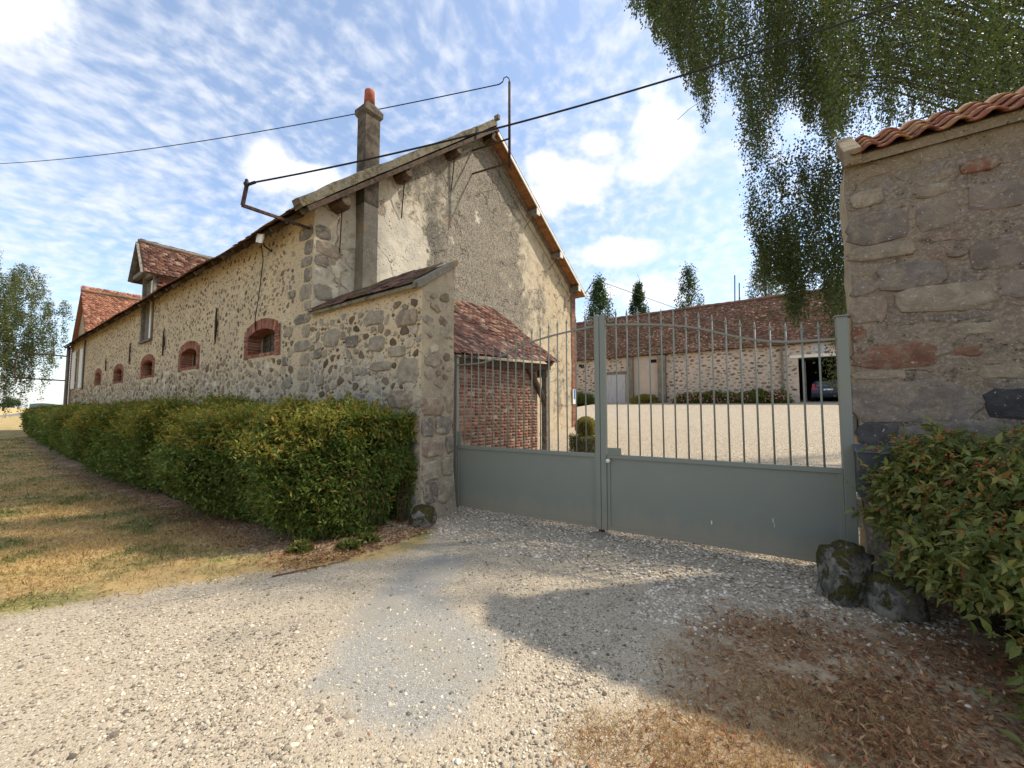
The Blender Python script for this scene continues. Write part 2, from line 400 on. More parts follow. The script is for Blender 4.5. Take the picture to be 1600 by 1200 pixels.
def lich3(n, p, c):
    c = lich(n, p, c); g = n.ss(n.noise(n.vm('ADD', p, (4, 1, 8)), 7, 6, .7, .5), .50, .62); return n.mix(n.m('MULTIPLY', g, .8), c, n.mix(n.ss(n.noise(p, 30, 7, .7), .46, .66), (.38, .31, .22), (.52, .45, .34)))
MAT['greystone'] = mat('grey_block', stone_mat([(0, (.17, .15, .13)), (.35, (.23, .20, .17)), (.6, (.30, .26, .21)), (.85, (.34, .29, .22)), (1, (.28, .205, .16))], .02, lich3))
def M_greymortar(n):
    p = n.pos(); a = n.noise(p, 1.6, 6, .6); b = n.noise(p, 24, 8, .72); e = n.noise(p, 7, 5, .6)
    c = n.mix(n.ss(a, .4, .6), (.44, .36, .25), (.31, .26, .20)); c = n.mix(n.ss(b, .5, .66), c, (.43, .38, .31)); c = n.mix(n.m('MULTIPLY', n.ss(e, .56, .66), .6), c, (.13, .115, .10))
    z = n.add('ShaderNodeSeparateXYZ', {0: p}).outputs[2]
    c = n.mix(n.m('MULTIPLY', n.ss(z, 2.2, 3.2), .35), c, (.42, .36, .26))
    c = n.mix(n.m('MULTIPLY', n.ss(n.noise(p, 40, 3), .66, .7), .8), c, (.6, .57, .5))
    return dict(c=c, n=n.bump(n.m('ADD', b, e), .9, .018), r=.95)
MAT['greymortar'] = mat('weathered_mortar', M_greymortar)
def M_brownmortar(n):
    p = n.pos(); a = n.noise(p, 1.5, 6, .6); b = n.noise(p, 30, 8, .74); e = n.noise(p, 7, 6, .62)
    z = n.add('ShaderNodeSeparateXYZ', {0: p}).outputs[2]; pw = n.vm('ADD', n.sc(p, 1.9, 1.9, 4.6), n.sc(n.noisec(p, 3, 4), 1.1)); vc = n.add('ShaderNodeSeparateColor', {0: n.vor(pw, 1.5, 'F1', 'Color')}); ve = n.vor(pw, 1.5, 'DISTANCE_TO_EDGE')
    c = n.mix(n.ss(a, .36, .64), (.27, .215, .165), (.21, .172, .14)); bs = n.m('MULTIPLY', n.ss(ve, .03, .16), n.ss(n.noise(p, 1.9, 6, .65), .42, .56)); c = n.mix(n.m('MULTIPLY', bs, .8), c, n.ramp(vc.outputs[0], [(0, (.15, .13, .125)), (.35, (.25, .19, .16)), (.6, (.31, .24, .19)), (.85, (.20, .18, .17)), (1, (.28, .15, .105))])); c = n.mix(n.ss(b, .46, .66), c, (.38, .32, .25)); c = n.mix(n.m('MULTIPLY', n.ss(e, .55, .68), .7), c, (.10, .085, .07))
    c = n.mix(n.m('MULTIPLY', n.ss(n.m('ADD', z, n.m('MULTIPLY', a, .9)), 4.15, 4.5), .6), c, (.27, .205, .11))
    c = n.mix(n.m('MULTIPLY', n.ss(n.noise(p, 55, 3), .62, .68), .8), c, (.48, .42, .33))
    o = n.ss(n.noise(n.vm('ADD', p, (1, 7, 2)), 2.6, 5, .6), .68, .71); c = n.mix(n.m('MULTIPLY', o, .75), c, (.38, .17, .05))
    pit = n.ss(n.vor(p, 30, 'F1'), .25, .1); pit = n.m('MULTIPLY', pit, n.ss(e, .5, .6))
    return dict(c=n.mix(n.m('MULTIPLY', pit, .7), c, (.05, .04, .03)), n=n.bump(n.m('ADD', n.m('SUBTRACT', n.m('ADD', b, n.m('MULTIPLY', e, 1.3)), pit), n.m('MULTIPLY', bs, .8)), 1.0, .024), r=.95)
MAT['brownmortar'] = mat('brown_mortar', M_brownmortar)
def lich2(n, p, c):
    c = lich(n, p, c); g = n.ss(n.noise(n.vm('ADD', p, (4, 1, 8)), 6, 6, .7, .5), .47, .60); return n.mix(n.m('MULTIPLY', g, .75), c, n.mix(n.ss(n.noise(p, 30, 7, .7), .46, .66), (.24, .195, .15), (.38, .32, .25)))
MAT['bigstone'] = mat('fieldstone', stone_mat([(0, (.21, .16, .135)), (.3, (.21, .185, .17)), (.55, (.27, .20, .165)), (.75, (.28, .23, .185)), (.92, (.15, .13, .125)), (1, (.30, .25, .20))], .03, lich2))
MAT['redstone'] = mat('rust_red_stone', stone_mat([(0, (.19, .085, .055)), (1, (.205, .115, .08))], .024, lich2))
MAT['darkstone'] = mat('dark_stone', stone_mat([(0, (.055, .052, .055)), (1, (.085, .08, .08))], .018, lich))
MAT['palestone'] = mat('pale_stone', stone_mat([(0, (.34, .28, .21)), (1, (.27, .23, .18))], .024, lich2))
def M_mossrock(n):
    p = n.pos(); a = n.noise(p, 9, 6, .65); b = n.noise(p, 40, 6, .7); nz = n.add('ShaderNodeSeparateXYZ', {0: n.add('ShaderNodeNewGeometry').outputs['Normal']}).outputs[2]
    c = n.mix(n.ss(a, .4, .6), (.10, .095, .085), (.27, .25, .22)); mo = n.ss(n.m('ADD', n.noise(p, 6, 6, .65, .6), n.m('MULTIPLY', nz, .18)), .52, .60)
    mc = n.mix(n.ss(b, .35, .65), (.035, .032, .010), (.10, .085, .025)); c = n.mix(mo, c, mc)
    return dict(c=c, n=n.bump(n.m('ADD', b, n.m('MULTIPLY', mo, .6)), 1, .02), r=.95)
MAT['mossrock'] = mat('mossy_rock', M_mossrock)
def brick_mat(stops): return stone_mat(stops, .006)
MAT['brick'] = mat('red_brick', brick_mat([(0, (.20, .08, .055)), (.5, (.29, .115, .075)), (.85, (.36, .165, .11)), (1, (.19, .105, .085))]))
MAT['shedbrick'] = mat('old_shed_brick', brick_mat([(0, (.17, .075, .055)), (.35, (.24, .095, .065)), (.6, (.30, .11, .07)), (.8, (.22, .14, .11)), (.93, (.34, .20, .13)), (1, (.13, .13, .125))]))
MAT['brickmortar'] = mat('brick_mortar', lambda n: (lambda p: dict(c=n.mix(n.ss(n.noise(p, 3, 6, .65), .4, .62), (.36, .30, .235), (.25, .20, .155)), n=n.bump(n.noise(p, 60, 5), .6, .005), r=.95))(n.pos()))
def tile_mat(stops, moss=.0, orange=0.0):
    def f(n):
        p = n.pos(); r = n.rnd(); c = n.ramp(r, stops); b = n.noise(p, 18, 6, .7)
        c = n.mix(n.ss(b, .4, .7), c, n.hsv(c, .6, .8))
        if moss: c = n.mix(n.m('MULTIPLY', n.ss(n.noise(p, 1.3, 6, .65), .60 - moss * .2, .7 - moss * .15), .85), c, n.mix(b, (.06, .055, .02), (.14, .11, .04)))
        if orange: c = n.mix(n.m('MULTIPLY', n.ss(n.noise(p, 9, 5, .65), .50, .62), orange), c, (.36, .19, .05))
        l = n.ss(n.noise(p, 34, 3), .64, .7); c = n.mix(n.m('MULTIPLY', l, .5), c, (.42, .38, .32))
        return dict(c=c, n=n.bump(b, .6, .008), r=.9)
    return f
MAT['tile'] = mat('brown_tile', tile_mat([(0, (.075, .042, .035)), (.3, (.13, .06, .045)), (.55, (.19, .085, .06)), (.8, (.27, .13, .09)), (1, (.36, .27, .21))]))
MAT['fartile'] = mat('weathered_tile', tile_mat([(0, (.11, .062, .045)), (.4, (.19, .092, .062)), (.75, (.26, .125, .085)), (1, (.36, .25, .17))], .45))
MAT['redtile'] = mat('red_tile', tile_mat([(0, (.17, .07, .045)), (.35, (.30, .115, .07)), (.7, (.40, .16, .095)), (1, (.46, .25, .16))]))
MAT['mosstile'] = mat('mossy_tile', tile_mat([(0, (.10, .055, .05)), (.5, (.17, .085, .07)), (1, (.25, .13, .10))], 1.0))
MAT['roman'] = mat('coping_tile', tile_mat([(0, (.15, .05, .04)), (.35, (.24, .075, .05)), (.7, (.30, .11, .065)), (1, (.36, .20, .09))], .0, .75))
def wood(c0, c1, sc_=30):
    def f(n):
        p = n.pos(); r = n.rnd(); q = n.vm('ADD', n.sc(p, sc_ * .3, sc_ * .3, sc_ * .3), n.sc(n.noisec(p, 2, 2), 2))
        a = n.noise(q, 1, 6, .7); c = n.mix(n.ss(a, .3, .7), c0, c1); c = n.hsv(c, n.m('ADD', .8, n.m('MULTIPLY', r, .4)))
        return dict(c=c, n=n.bump(a, .6, .006), r=.85)
    return f
MAT['oldwood'] = mat('old_grey_wood', wood((.10, .085, .07), (.26, .23, .20)))
MAT['darkwood'] = mat('old_brown_wood', wood((.05, .033, .022), (.15, .10, .065)))
MAT['newwood'] = mat('new_pine_board', wood((.25, .115, .05), (.38, .19, .085)))
MAT['white'] = mat('white_paint', lambda n: dict(c=n.mix(n.ss(n.noise(n.pos(), 8, 5), .4, .7), (.78, .78, .76), (.66, .66, .64)), r=.6))
MAT['greydoor'] = mat('pale_door_paint', lambda n: dict(c=n.mix(n.ss(n.noise(n.sc(n.pos(), 3, 3, 1), 2, 5), .4, .7), (.50, .50, .53), (.42, .42, .45)), r=.6))
MAT['iron'] = mat('rusty_iron', lambda n: dict(c=n.mix(n.ss(n.noise(n.pos(), 20, 5), .4, .6), (.035, .025, .02), (.10, .055, .035)), r=.8, met=.2, n=n.bump(n.noise(n.pos(), 60, 4), .5, .003)))
MAT['cable'] = mat('black_cable', lambda n: dict(c=(.02, .02, .022), r=.6))
def M_conc(n):
    p = n.pos(); a = n.noise(p, 2.5, 6, .62); b = n.noise(p, 26, 6, .7)
    c = n.mix(n.ss(a, .35, .65), (.155, .135, .11), (.235, .21, .17)); c = n.mix(n.m('MULTIPLY', n.ss(b, .55, .66), .6), c, (.42, .40, .36))
    c = n.mix(n.m('MULTIPLY', n.ss(n.noise(p, 1.6, 4, .6), .6, .68), .6), c, (.33, .20, .06)); return dict(c=c, n=n.bump(b, .7, .008), r=.93)
MAT['concrete'] = mat('stained_concrete', M_conc)
def M_lichconc(n):
    p = n.pos(); a = n.noise(p, 5, 6, .65); b = n.noise(p, 40, 6, .7)
    c = n.mix(n.ss(a, .35, .6), (.085, .07, .042), (.20, .18, .135)); c = n.mix(n.m('MULTIPLY', n.ss(b, .54, .62), .6), c, (.33, .31, .24))
    c = n.mix(n.m('MULTIPLY', n.ss(n.noise(p, 8, 4), .58, .66), .6), c, (.24, .18, .045)); return dict(c=c, n=n.bump(n.m('ADD', a, b), .9, .012), r=.95)
MAT['lichconc'] = mat('lichened_cement', M_lichconc)
MAT['soot'] = mat('sooty_cement', lambda n: (lambda p: dict(c=n.mix(n.ss(n.noise(p, 4, 6, .65), .36, .64), (.055, .045, .035), (.15, .125, .095)), n=n.bump(n.noise(p, 26, 6, .7), .8, .01), r=.95))(n.pos()))
MAT['terracotta'] = mat('terracotta', lambda n: dict(c=n.mix(n.ss(n.noise(n.pos(), 9, 5), .4, .7), (.42, .13, .07), (.30, .10, .07)), r=.85))
MAT['gate'] = mat('grey_green_gate_paint', lambda n: (lambda p: dict(c=n.mix(n.m('MULTIPLY', n.ss(n.m('ADD', n.add('ShaderNodeSeparateXYZ', {0: p}).outputs[2], n.m('MULTIPLY', n.noise(n.sc(p, 3, 3, 1), 2, 6, .7), -.55)), .12, -.18), .75), n.mix(n.m('MULTIPLY', n.ss(n.noise(p, 3, 6, .7), .45, .8), .5), (.215, .228, .20), (.25, .26, .225)), (.30, .26, .20)), r=n.m('ADD', .40, n.m('MULTIPLY', n.noise(p, 4, 6, .7), .25)), s=.4, n=n.bump(n.noise(p, 5, 3), .06, .01)))(n.pos()))
MAT['gatedark'] = mat('black_steel', lambda n: dict(c=(.03, .03, .03), r=.5, met=.4))
MAT['glass'] = mat('dim_glass', lambda n: dict(c=n.mix(n.ss(n.noise(n.pos(), 6, 5), .4, .65), (.055, .06, .065), (.13, .13, .12)), r=.25, s=.5))
MAT['anth'] = mat('anthracite_metal', lambda n: dict(c=(.035, .04, .048), r=.45, s=.5))
MAT['black'] = mat('unlit_interior', lambda n: dict(c=(.012, .011, .010), r=.9))  # near-black colour stands in for the unlit inside of openings
def leaf(stops, tl, rough=.55):
    def f(n):
        r = n.rnd(); c = n.ramp(r, stops); g = n.ss(n.noise(n.pos(), 1.3, 3), .35, .65); c = n.mix(n.m('MULTIPLY', g, .35), c, n.hsv(c, 1.3, 1.05))
        return dict(c=c, r=rough, s=.35, tl=n.mix(.5, c, tl))
    return f
MAT['hedge'] = mat('hedge_leaf', leaf([(0, (.075, .13, .028)), (.35, (.135, .20, .042)), (.65, (.20, .26, .055)), (.88, (.28, .30, .075)), (.96, (.28, .21, .05)), (1, (.30, .13, .04))], (.15, .20, .03)))
MAT['hedgetop'] = mat('hedge_toplit_leaf', leaf([(0, (.13, .18, .03)), (.35, (.23, .26, .045)), (.65, (.34, .31, .055)), (.85, (.42, .29, .06)), (1, (.42, .17, .04))], (.28, .28, .04)))  # yellower, paler hedge leaf: light from above put into the colour
MAT['bush'] = mat('bush_leaf', leaf([(0, (.075, .10, .026)), (.35, (.135, .165, .042)), (.7, (.21, .23, .06)), (.9, (.33, .29, .08)), (.96, (.26, .13, .045)), (1, (.17, .07, .03))], (.22, .26, .05), .4))
MAT['capsule'] = mat('orange_seed_head', leaf([(0, (.30, .22, .03)), (.5, (.42, .22, .04)), (1, (.42, .12, .03))], (.4, .25, .05)))
MAT['berry'] = mat('red_berry', lambda n: dict(c=n.mix(n.rnd(), (.42, .035, .02), (.50, .12, .04)), r=.35, s=.5))
MAT['birch'] = mat('birch_leaf', leaf([(0, (.028, .046, .012)), (.5, (.055, .080, .020)), (.85, (.09, .12, .03)), (1, (.18, .17, .045))], (.12, .16, .03), .5))
MAT['willow'] = mat('far_birch_leaf', leaf([(0, (.06, .085, .03)), (.5, (.12, .145, .055)), (1, (.20, .21, .095))], (.18, .22, .06)))
MAT['poplar'] = mat('poplar_leaf', leaf([(0, (.022, .048, .014)), (.6, (.04, .075, .022)), (1, (.07, .10, .035))], (.08, .14, .03)))
MAT['twig'] = mat('brown_twig', lambda n: dict(c=n.mix(n.rnd(), (.06, .035, .022), (.15, .085, .05)), r=.9))
MAT['bark'] = mat('birch_bark', lambda n: dict(c=n.mix(n.ss(n.noise(n.sc(n.pos(), 2, 2, 6), 2, 5), .45, .6), (.42, .40, .37), (.06, .05, .045)), r=.9))
MAT['darkbark'] = mat('dark_bark', lambda n: dict(c=n.mix(n.noise(n.pos(), 12, 5), (.04, .032, .025), (.11, .09, .07)), r=.95))
MAT['core'] = mat('core_shade_brown', lambda n: dict(c=n.mix(n.ss(n.noise(n.pos(), 45, 6, .7), .4, .7), (.012, .013, .006), (.06, .045, .022)), r=1, n=n.bump(n.noise(n.pos(), 30, 5), 1, .05)))  # twig brown darkened for solid cores, deep foliage shade in the colour
MAT['grass'] = mat('dry_grass_blade', lambda n: (lambda c: dict(c=c, r=.7, tl=c))(n.mix(n.ss(n.noise(n.pos(), 1.1, 5, .6, .4), .46, .60), n.ramp(n.rnd(), [(0, (.38, .24, .09)), (.5, (.55, .37, .15)), (1, (.68, .52, .26))]), n.ramp(n.rnd(), [(0, (.10, .135, .03)), (.6, (.19, .20, .055)), (1, (.42, .33, .12))]))))
MAT['straw'] = mat('straw_blade', lambda n: (lambda c: dict(c=c, r=.7, tl=c))(n.ramp(n.rnd(), [(0, (.24, .125, .055)), (.4, (.42, .26, .12)), (.8, (.58, .42, .21)), (1, (.68, .55, .30))])))
MAT['litter'] = mat('dead_leaf', lambda n: dict(c=n.ramp(n.rnd(), [(0, (.10, .045, .024)), (.4, (.25, .10, .048)), (.75, (.38, .185, .085)), (1, (.52, .35, .19))]), r=.8))
def M_lawn(n, p):
    a = n.noise(p, 1.1, 5, .6, .4); b = n.noise(p, 50, 6, .7); e = n.noise(p, 7, 5, .65)
    c = n.mix(n.ss(a, .46, .60), (.47, .33, .15), (.20, .20, .06)); c = n.mix(n.ss(b, .45, .7), c, (.60, .45, .22)); c = n.mix(n.m('MULTIPLY', n.ss(e, .5, .68), .6), c, (.15, .10, .055))
    return c, b
def M_duff(n, p):
    b = n.noise(p, 45, 7, .75); a = n.noise(p, 2.2, 5, .6)
    c = n.mix(n.ss(b, .4, .62), (.20, .12, .07), (.44, .30, .18)); sx = n.m('ADD', n.vm('DOT_PRODUCT', p, (.75, .25, 0)), n.m('MULTIPLY', n.noise(p, 1.7, 5), 1.1)); pale = n.m('MULTIPLY', n.ss(sx, 2.25, 1.55), n.ss(sx, -1.2, -.2)); c = n.mix(n.m('MAXIMUM', n.ss(a, .5, .68), pale), c, n.mix(b, (.38, .30, .21), (.60, .50, .36)))
    return c, b
def gravel_ch(n, p):
    pw = n.vm('ADD', p, n.sc(n.noisec(p, 20, 2), .02))
    big = n.noise(p, .55, 5, .6, .5); mid = n.noise(p, 2.3, 5, .62)
    v1 = n.vor(pw, 62); c1 = n.vor(pw, 62, 'F1', 'Color'); v2 = n.vor(pw, 140); c2 = n.vor(pw, 140, 'F1', 'Color')
    r1 = n.add('ShaderNodeSeparateColor', {0: c1}); r2 = n.add('ShaderNodeSeparateColor', {0: c2})
    peb = n.ramp(r1.outputs[0], [(0, (.15, .125, .10)), (.25, (.31, .26, .20)), (.55, (.48, .42, .34)), (.8, (.58, .52, .43)), (1, (.70, .64, .53))])
    fine = n.ramp(r2.outputs[0], [(0, (.19, .16, .13)), (.4, (.39, .33, .25)), (1, (.57, .50, .40))])
    soil = n.mix(mid, (.53, .44, .325), (.43, .36, .28))
    c = n.mix(n.ss(v2, .55, .35), soil, fine)
    dens = n.ss(n.m('ADD', mid, n.m('MULTIPLY', big, .5)), .42, .95)
    pm = n.m('MULTIPLY', n.ss(v1, .5, .38), n.m('GREATER_THAN', n.m('ADD', dens, .38), r1.outputs[1])); c = n.mix(pm, c, peb)
    c = n.mix(n.m('MULTIPLY', n.ss(big, .55, .70), .4), c, (.20, .19, .18))
    h = n.m('ADD', n.m('MULTIPLY', pm, n.m('SUBTRACT', .6, v1)), n.m('MULTIPLY', n.m('SUBTRACT', .6, v2), .35))
    return c, h
def M_gravel(n):
    c, h = gravel_ch(n, n.pos()); return dict(c=c, n=n.bump(h, 1, .008), r=.95)
def blended(name, fn, lo, hi, na=.30, fine=.16, over=None, hs=1.0):
    def f(n):
        p = n.pos(); c0, h0 = gravel_ch(n, p); c1, h1 = fn(n, p)
        if over:
            cl, hl = over(n, p); e2 = n.add('ShaderNodeAttribute', attribute_name='edge2').outputs['Fac']
            w2 = n.m('ADD', e2, n.m('ADD', n.m('MULTIPLY', n.m('SUBTRACT', n.noise(p, 2.6, 5, .6), .5), .44), n.m('MULTIPLY', n.m('SUBTRACT', n.noise(p, 45, 4, .7), .5), .32)))
            k2 = n.ss(w2, -.10, .10); c0 = n.mix(k2, c0, cl); h0 = n.add('ShaderNodeMix', {0: k2, 2: h0, 3: hl}).outputs[0]
        e = n.add('ShaderNodeAttribute', attribute_name='edge').outputs['Fac']
        w_ = n.m('ADD', e, n.m('ADD', n.m('MULTIPLY', n.m('SUBTRACT', n.noise(p, 2.6, 5, .6), .5), na * 2), n.m('MULTIPLY', n.m('SUBTRACT', n.noise(p, 45, 4, .7), .5), fine * 2)))
        k_ = n.ss(w_, lo, hi); return dict(c=n.mix(k_, c0, c1), n=n.bump(n.m('ADD', n.m('MULTIPLY', h0, n.m('SUBTRACT', 1.0, k_)), n.m('MULTIPLY', n.m('MULTIPLY', h1, hs * .8), k_)), 1, .008), r=.95)
    return mat(name, f)
MAT['gravel'] = mat('compacted_gravel', M_gravel)
def M_yard(n):
    p = n.pos(); v1 = n.vor(p, 42); c1 = n.vor(p, 42, 'F1', 'Color'); r1 = n.add('ShaderNodeSeparateColor', {0: c1}); m_ = n.noise(p, .8, 5)
    c = n.ramp(r1.outputs[0], [(0, (.42, .345, .26)), (.4, (.63, .545, .425)), (1, (.78, .71, .60))]); c = n.mix(n.ss(v1, .35, .6), c, (.20, .165, .125)); tk = n.ss(n.noise(n.sc(n.add('ShaderNodeVectorRotate', {'Vector': p, 'Angle': R(-25)}, rotation_type='Z_AXIS').outputs[0], 1.2, .12, 1), 1, 4), .50, .66); c = n.mix(n.m('MULTIPLY', n.m('MAXIMUM', n.ss(m_, .45, .7), tk), .40), c, (.40, .34, .26))
    return dict(c=c, n=n.bump(n.m('SUBTRACT', .6, v1), 1, .008), r=.95)
MAT['yard'] = mat('pale_yard_gravel', M_yard)
def M_asph(n, p):
    v1 = n.vor(p, 120); c1 = n.vor(p, 120, 'F1', 'Color'); r1 = n.add('ShaderNodeSeparateColor', {0: c1}); m_ = n.noise(p, 2, 5)
    c = n.ramp(r1.outputs[0], [(0, (.25, .24, .225)), (.5, (.38, .365, .34)), (.8, (.47, .44, .40)), (1, (.58, .54, .48))]); c = n.mix(n.ss(v1, .35, .6), c, (.27, .265, .25)); c = n.mix(n.m('MULTIPLY', n.ss(m_, .45, .6), .6), c, (.34, .31, .26))
    return c, n.m('SUBTRACT', .6, v1)
MAT['asph'] = blended('patched_asphalt', M_asph, -.10, .16, .20, .16, hs=.45)
MAT['lawn'] = blended('dry_lawn', M_lawn, -.10, .10, .22, .16, hs=1.6)
MAT['duff'] = blended('litter_soil', M_duff, -.22, .30, .34, .34, hs=1.6)
MAT['bedsoil'] = blended('litter_bed_soil', M_duff, -.12, .20, .30, .30, M_lawn, hs=1.6)
MAT['pebble'] = mat('pebble', stone_mat([(0, (.12, .105, .09)), (.15, (.28, .24, .19)), (.5, (.47, .40, .31)), (.8, (.58, .51, .41)), (1, (.72, .67, .58))], .002))
MAT['wpebble'] = mat('pale_pebble', stone_mat([(0, (.24, .195, .16)), (.3, (.46, .39, .32)), (.7, (.63, .56, .47)), (1, (.74, .69, .60))], .002))
MAT['field'] = mat('wheat_field', lambda n: dict(c=n.mix(n.noise(n.sc(n.pos(), .02, .2, 1), 1, 4), (.50, .36, .15), (.60, .46, .22)), r=1))
MAT['earth'] = mat('earth', lambda n: dict(c=n.mix(n.noise(n.pos(), .5, 5), (.25, .19, .10), (.33, .27, .14)), r=1))
MAT['lane'] = mat('lane_asphalt', lambda n: dict(c=n.mix(n.noise(n.pos(), 2, 5), (.15, .15, .15), (.23, .22, .20)), r=.9))
MAT['farhaze'] = mat('hazy_woods', lambda n: dict(c=n.mix(n.noise(n.pos(), .03, 5), (.11, .16, .20), (.15, .20, .24)), r=1))  # haze of the distance put into the bluish colour
def M_farwall(n):
    p = n.pos(); a = n.noise(p, .5, 5, .6); c = n.mix(n.ss(a, .35, .65), (.60, .48, .40), (.50, .42, .35)); b = n.noise(p, 12, 6, .7)
    c = n.mix(n.ss(b, .5, .7), c, (.66, .57, .48)); return dict(c=c, n=n.bump(b, .7, .02), r=.95)
MAT['farwall'] = mat('pinkish_render', M_farwall)
MAT['farrub'] = mat('far_rubble', stone_mat([(0, (.15, .11, .085)), (.4, (.26, .20, .15)), (.75, (.38, .31, .25)), (1, (.50, .44, .38))]))

# ---------------------------------------------------------------- ground
def jag(poly, step=.12, amp=.06):
    out = []
    for i in range(len(poly)):
        a = Vector((*poly[i], 0)); b = Vector((*poly[(i + 1) % len(poly)], 0)); L = (b - a).length
        st = step if L < 6 else step * 5; k = max(1, int(L / st)); nn = (b - a).normalized().cross(UP)
        for j in range(k):
            p = a.lerp(b, j / k); q = p + nn * (mnoise.noise(p * 1.8) * amp * 1.2 + mnoise.noise(p * 6) * amp * .7 + mnoise.noise(p * 17) * amp * .35); out.append((q.x, q.y))
    return out
def flat(name, poly, z, m, label=None):
    mb = MB(); mb.v = [(x, y, z) for x, y in poly]; mb.f = [tuple(range(len(poly)))]
    o = mb.build(name, m); o['kind'] = 'structure'
    if label: o['label'] = label
    import bmesh
    bm = bmesh.new(); bm.from_mesh(o.data); bmesh.ops.triangulate(bm, faces=bm.faces[:])
    for f in bm.faces:
        if f.normal.z < 0: f.normal_flip()
    bm.to_mesh(o.data); bm.free(); return o
def sdist(X, Y, poly):
    d = np.full(X.shape, 1e9); n = len(poly)
    for i in range(n):
        x0, y0 = poly[i]; x1, y1 = poly[(i + 1) % n]; dx, dy = x1 - x0, y1 - y0; L2 = dx * dx + dy * dy + 1e-12
        t = np.clip(((X - x0) * dx + (Y - y0) * dy) / L2, 0, 1); d = np.minimum(d, np.hypot(X - x0 - t * dx, Y - y0 - t * dy))
    return np.where(inpoly(X, Y, poly), d, -d)
def sheet(name, poly, z, m, th0, th1, nth, r0, r1, nr, grow=.38, bumpz=0.0, poly2=None):
    th = np.radians(np.linspace(th0, th1, nth + 1)); rr = r0 * (r1 / r0) ** np.linspace(0, 1, nr + 1)
    T, Q = np.meshgrid(th, rr); X = (Q * np.sin(T)).ravel(); Y = (Q * np.cos(T)).ravel(); D = sdist(X, Y, poly)
    I, J = np.meshgrid(np.arange(nth), np.arange(nr)); a = (J * (nth + 1) + I).ravel(); quads = np.stack([a, a + nth + 1, a + nth + 2, a + 1], 1)
    quads = quads[(D[quads] > -grow).all(1)]; used = np.unique(quads); mp = np.full(len(X), -1); mp[used] = np.arange(len(used)); quads = mp[quads][:, ::-1]
    V = np.stack([X, Y, .0006 + z * np.clip((D + grow) / .16, 0, 1)], 1)[used]; D = D[used]
    if bumpz: V[:, 2] += vnoise(V, 1.3) * bumpz * np.clip(D * 2, 0, 1)
    o = np_mesh(name, V, quads.ravel(), np.full(len(quads), 4), m); at_ = o.data.attributes.new('edge', 'FLOAT', 'POINT'); at_.data.foreach_set('value', D.astype(np.float32))
    if poly2:
        a2 = o.data.attributes.new('edge2', 'FLOAT', 'POINT'); a2.data.foreach_set('value', sdist(V[:, 0], V[:, 1], poly2).astype(np.float32))
    if o.data.polygons[0].normal.z < 0: o.data.flip_normals()
    o['kind'] = 'structure'; return o
def vnoise(P, sc_, seed=0.0): return np.array([mnoise.noise(Vector((p[0] * sc_ + seed, p[1] * sc_, p[2] * sc_))) for p in P])
flat('ground', [(-4000, -400), (4000, -400), (4000, 5000), (-4000, 5000)], -.03, MAT['earth'])
DRIVE = [(-30, -12), (14, -12), (14, 1), (6, 2.4), (3.7, 4.3), (-.9, 6.9), (-1.2, 6.6), (-30, 22)]
flat('gravel_drive', DRIVE, 0.0, MAT['gravel'])
LAWN = [(-.98, 4.72), (-1.0, 5.35), (-1.3, 5.78)] + [tuple((C0 + D1 * t + D2 * .1)[:2]) for t in (0, 10, 20, 29)] + [(-60, 50), (-110, 96), (-112, 93), (-70, 49), (-40, 18), (-22, 4), (-11, 0), (-6.2, 2.0), (-4.6, 2.75), (-3.91, 3.13), (-3.17, 3.61), (-2.22, 4.03), (-1.58, 4.19)]
LAWNJ = jag(LAWN, .25, .22)
sheet('lawn', LAWN, .0035, MAT['lawn'], -88, -6, 260, 1.2, 170, 330)
hb = [P0 + D1 * -.05 + D2 * -.0, P0 + D1 * 30, P0 + D1 * 30 - D2 * 1.9, P0 + D1 * 10 - D2 * 2.5, P0 + D1 * 5 - D2 * 2.35, P0 + D1 * 2.2 - D2 * 2.15, P0 + D1 * .7 - D2 * 2.05, P0 + D1 * .0 - D2 * 1.65, P0 + D1 * -.50 - D2 * .7]
HB = [tuple(p[:2]) for p in hb]; 
sheet('litter_bed', HB, .006, MAT['bedsoil'], -62, -3, 200, 3.2, 48, 200, .42, poly2=LAWN)
RV = [(.30, .6), (.57, 1.86), (.88, 2.29), (1.22, 2.85), (1.62, 3.3), (1.95, 3.15), (2.3, 3.02), (2.7, 3.08), (3.3, 3.8), (9, -.3), (9, -3), (.3, -3)]
RVJ = jag(RV, .25, .1)
sheet('verge', RV, .004, MAT['duff'], 0, 120, 170, .8, 9, 170)
PATCH = [(-1.2, 2.29), (-1.19, 2.57), (-1.20, 2.9), (-1.27, 3.18), (-1.16, 3.88), (-.84, 4.46), (-.45, 4.3), (-.62, 3.6), (-.25, 3.1), (-.05, 2.9), (-.08, 2.45), (-.2, 2.16), (-.43, 2.0), (-.84, 2.04), (-.92, 2.29)]
sheet('asphalt_patch', PATCH, .002, MAT['asph'], -40, 10, 120, 1.6, 5.5, 130, .28)
mb = MB()
mb.grid(lambda u, v: (lambda p, q: (p.x, p.y, hyard(q) + .004 + .003 * mnoise.noise(p * .8)))(GF(-7.5 + 60 * u, -.25 + 45 * v * v), -.25 + 45 * v * v), 60, 60)
o = mb.build('courtyard', MAT['yard'], smooth=True); o['kind'] = 'structure'
flat('field', [(-3500, 60), (-120, 62), (-90, 85), (-30, 60), (0, 80), (400, 300), (3000, 800), (3000, 3000), (-3500, 3000)], -.012, MAT['field'])
mb = MB(); ln = [(-10, -3.5), (-24, 3), (-42, 17), (-73, 46), (-90, 70), (-115, 94), (-205, 172), (-420, 360), (-900, 780)]
for (a, b) in zip(ln, ln[1:]):
    pass
lw = 5.0; L_ = []
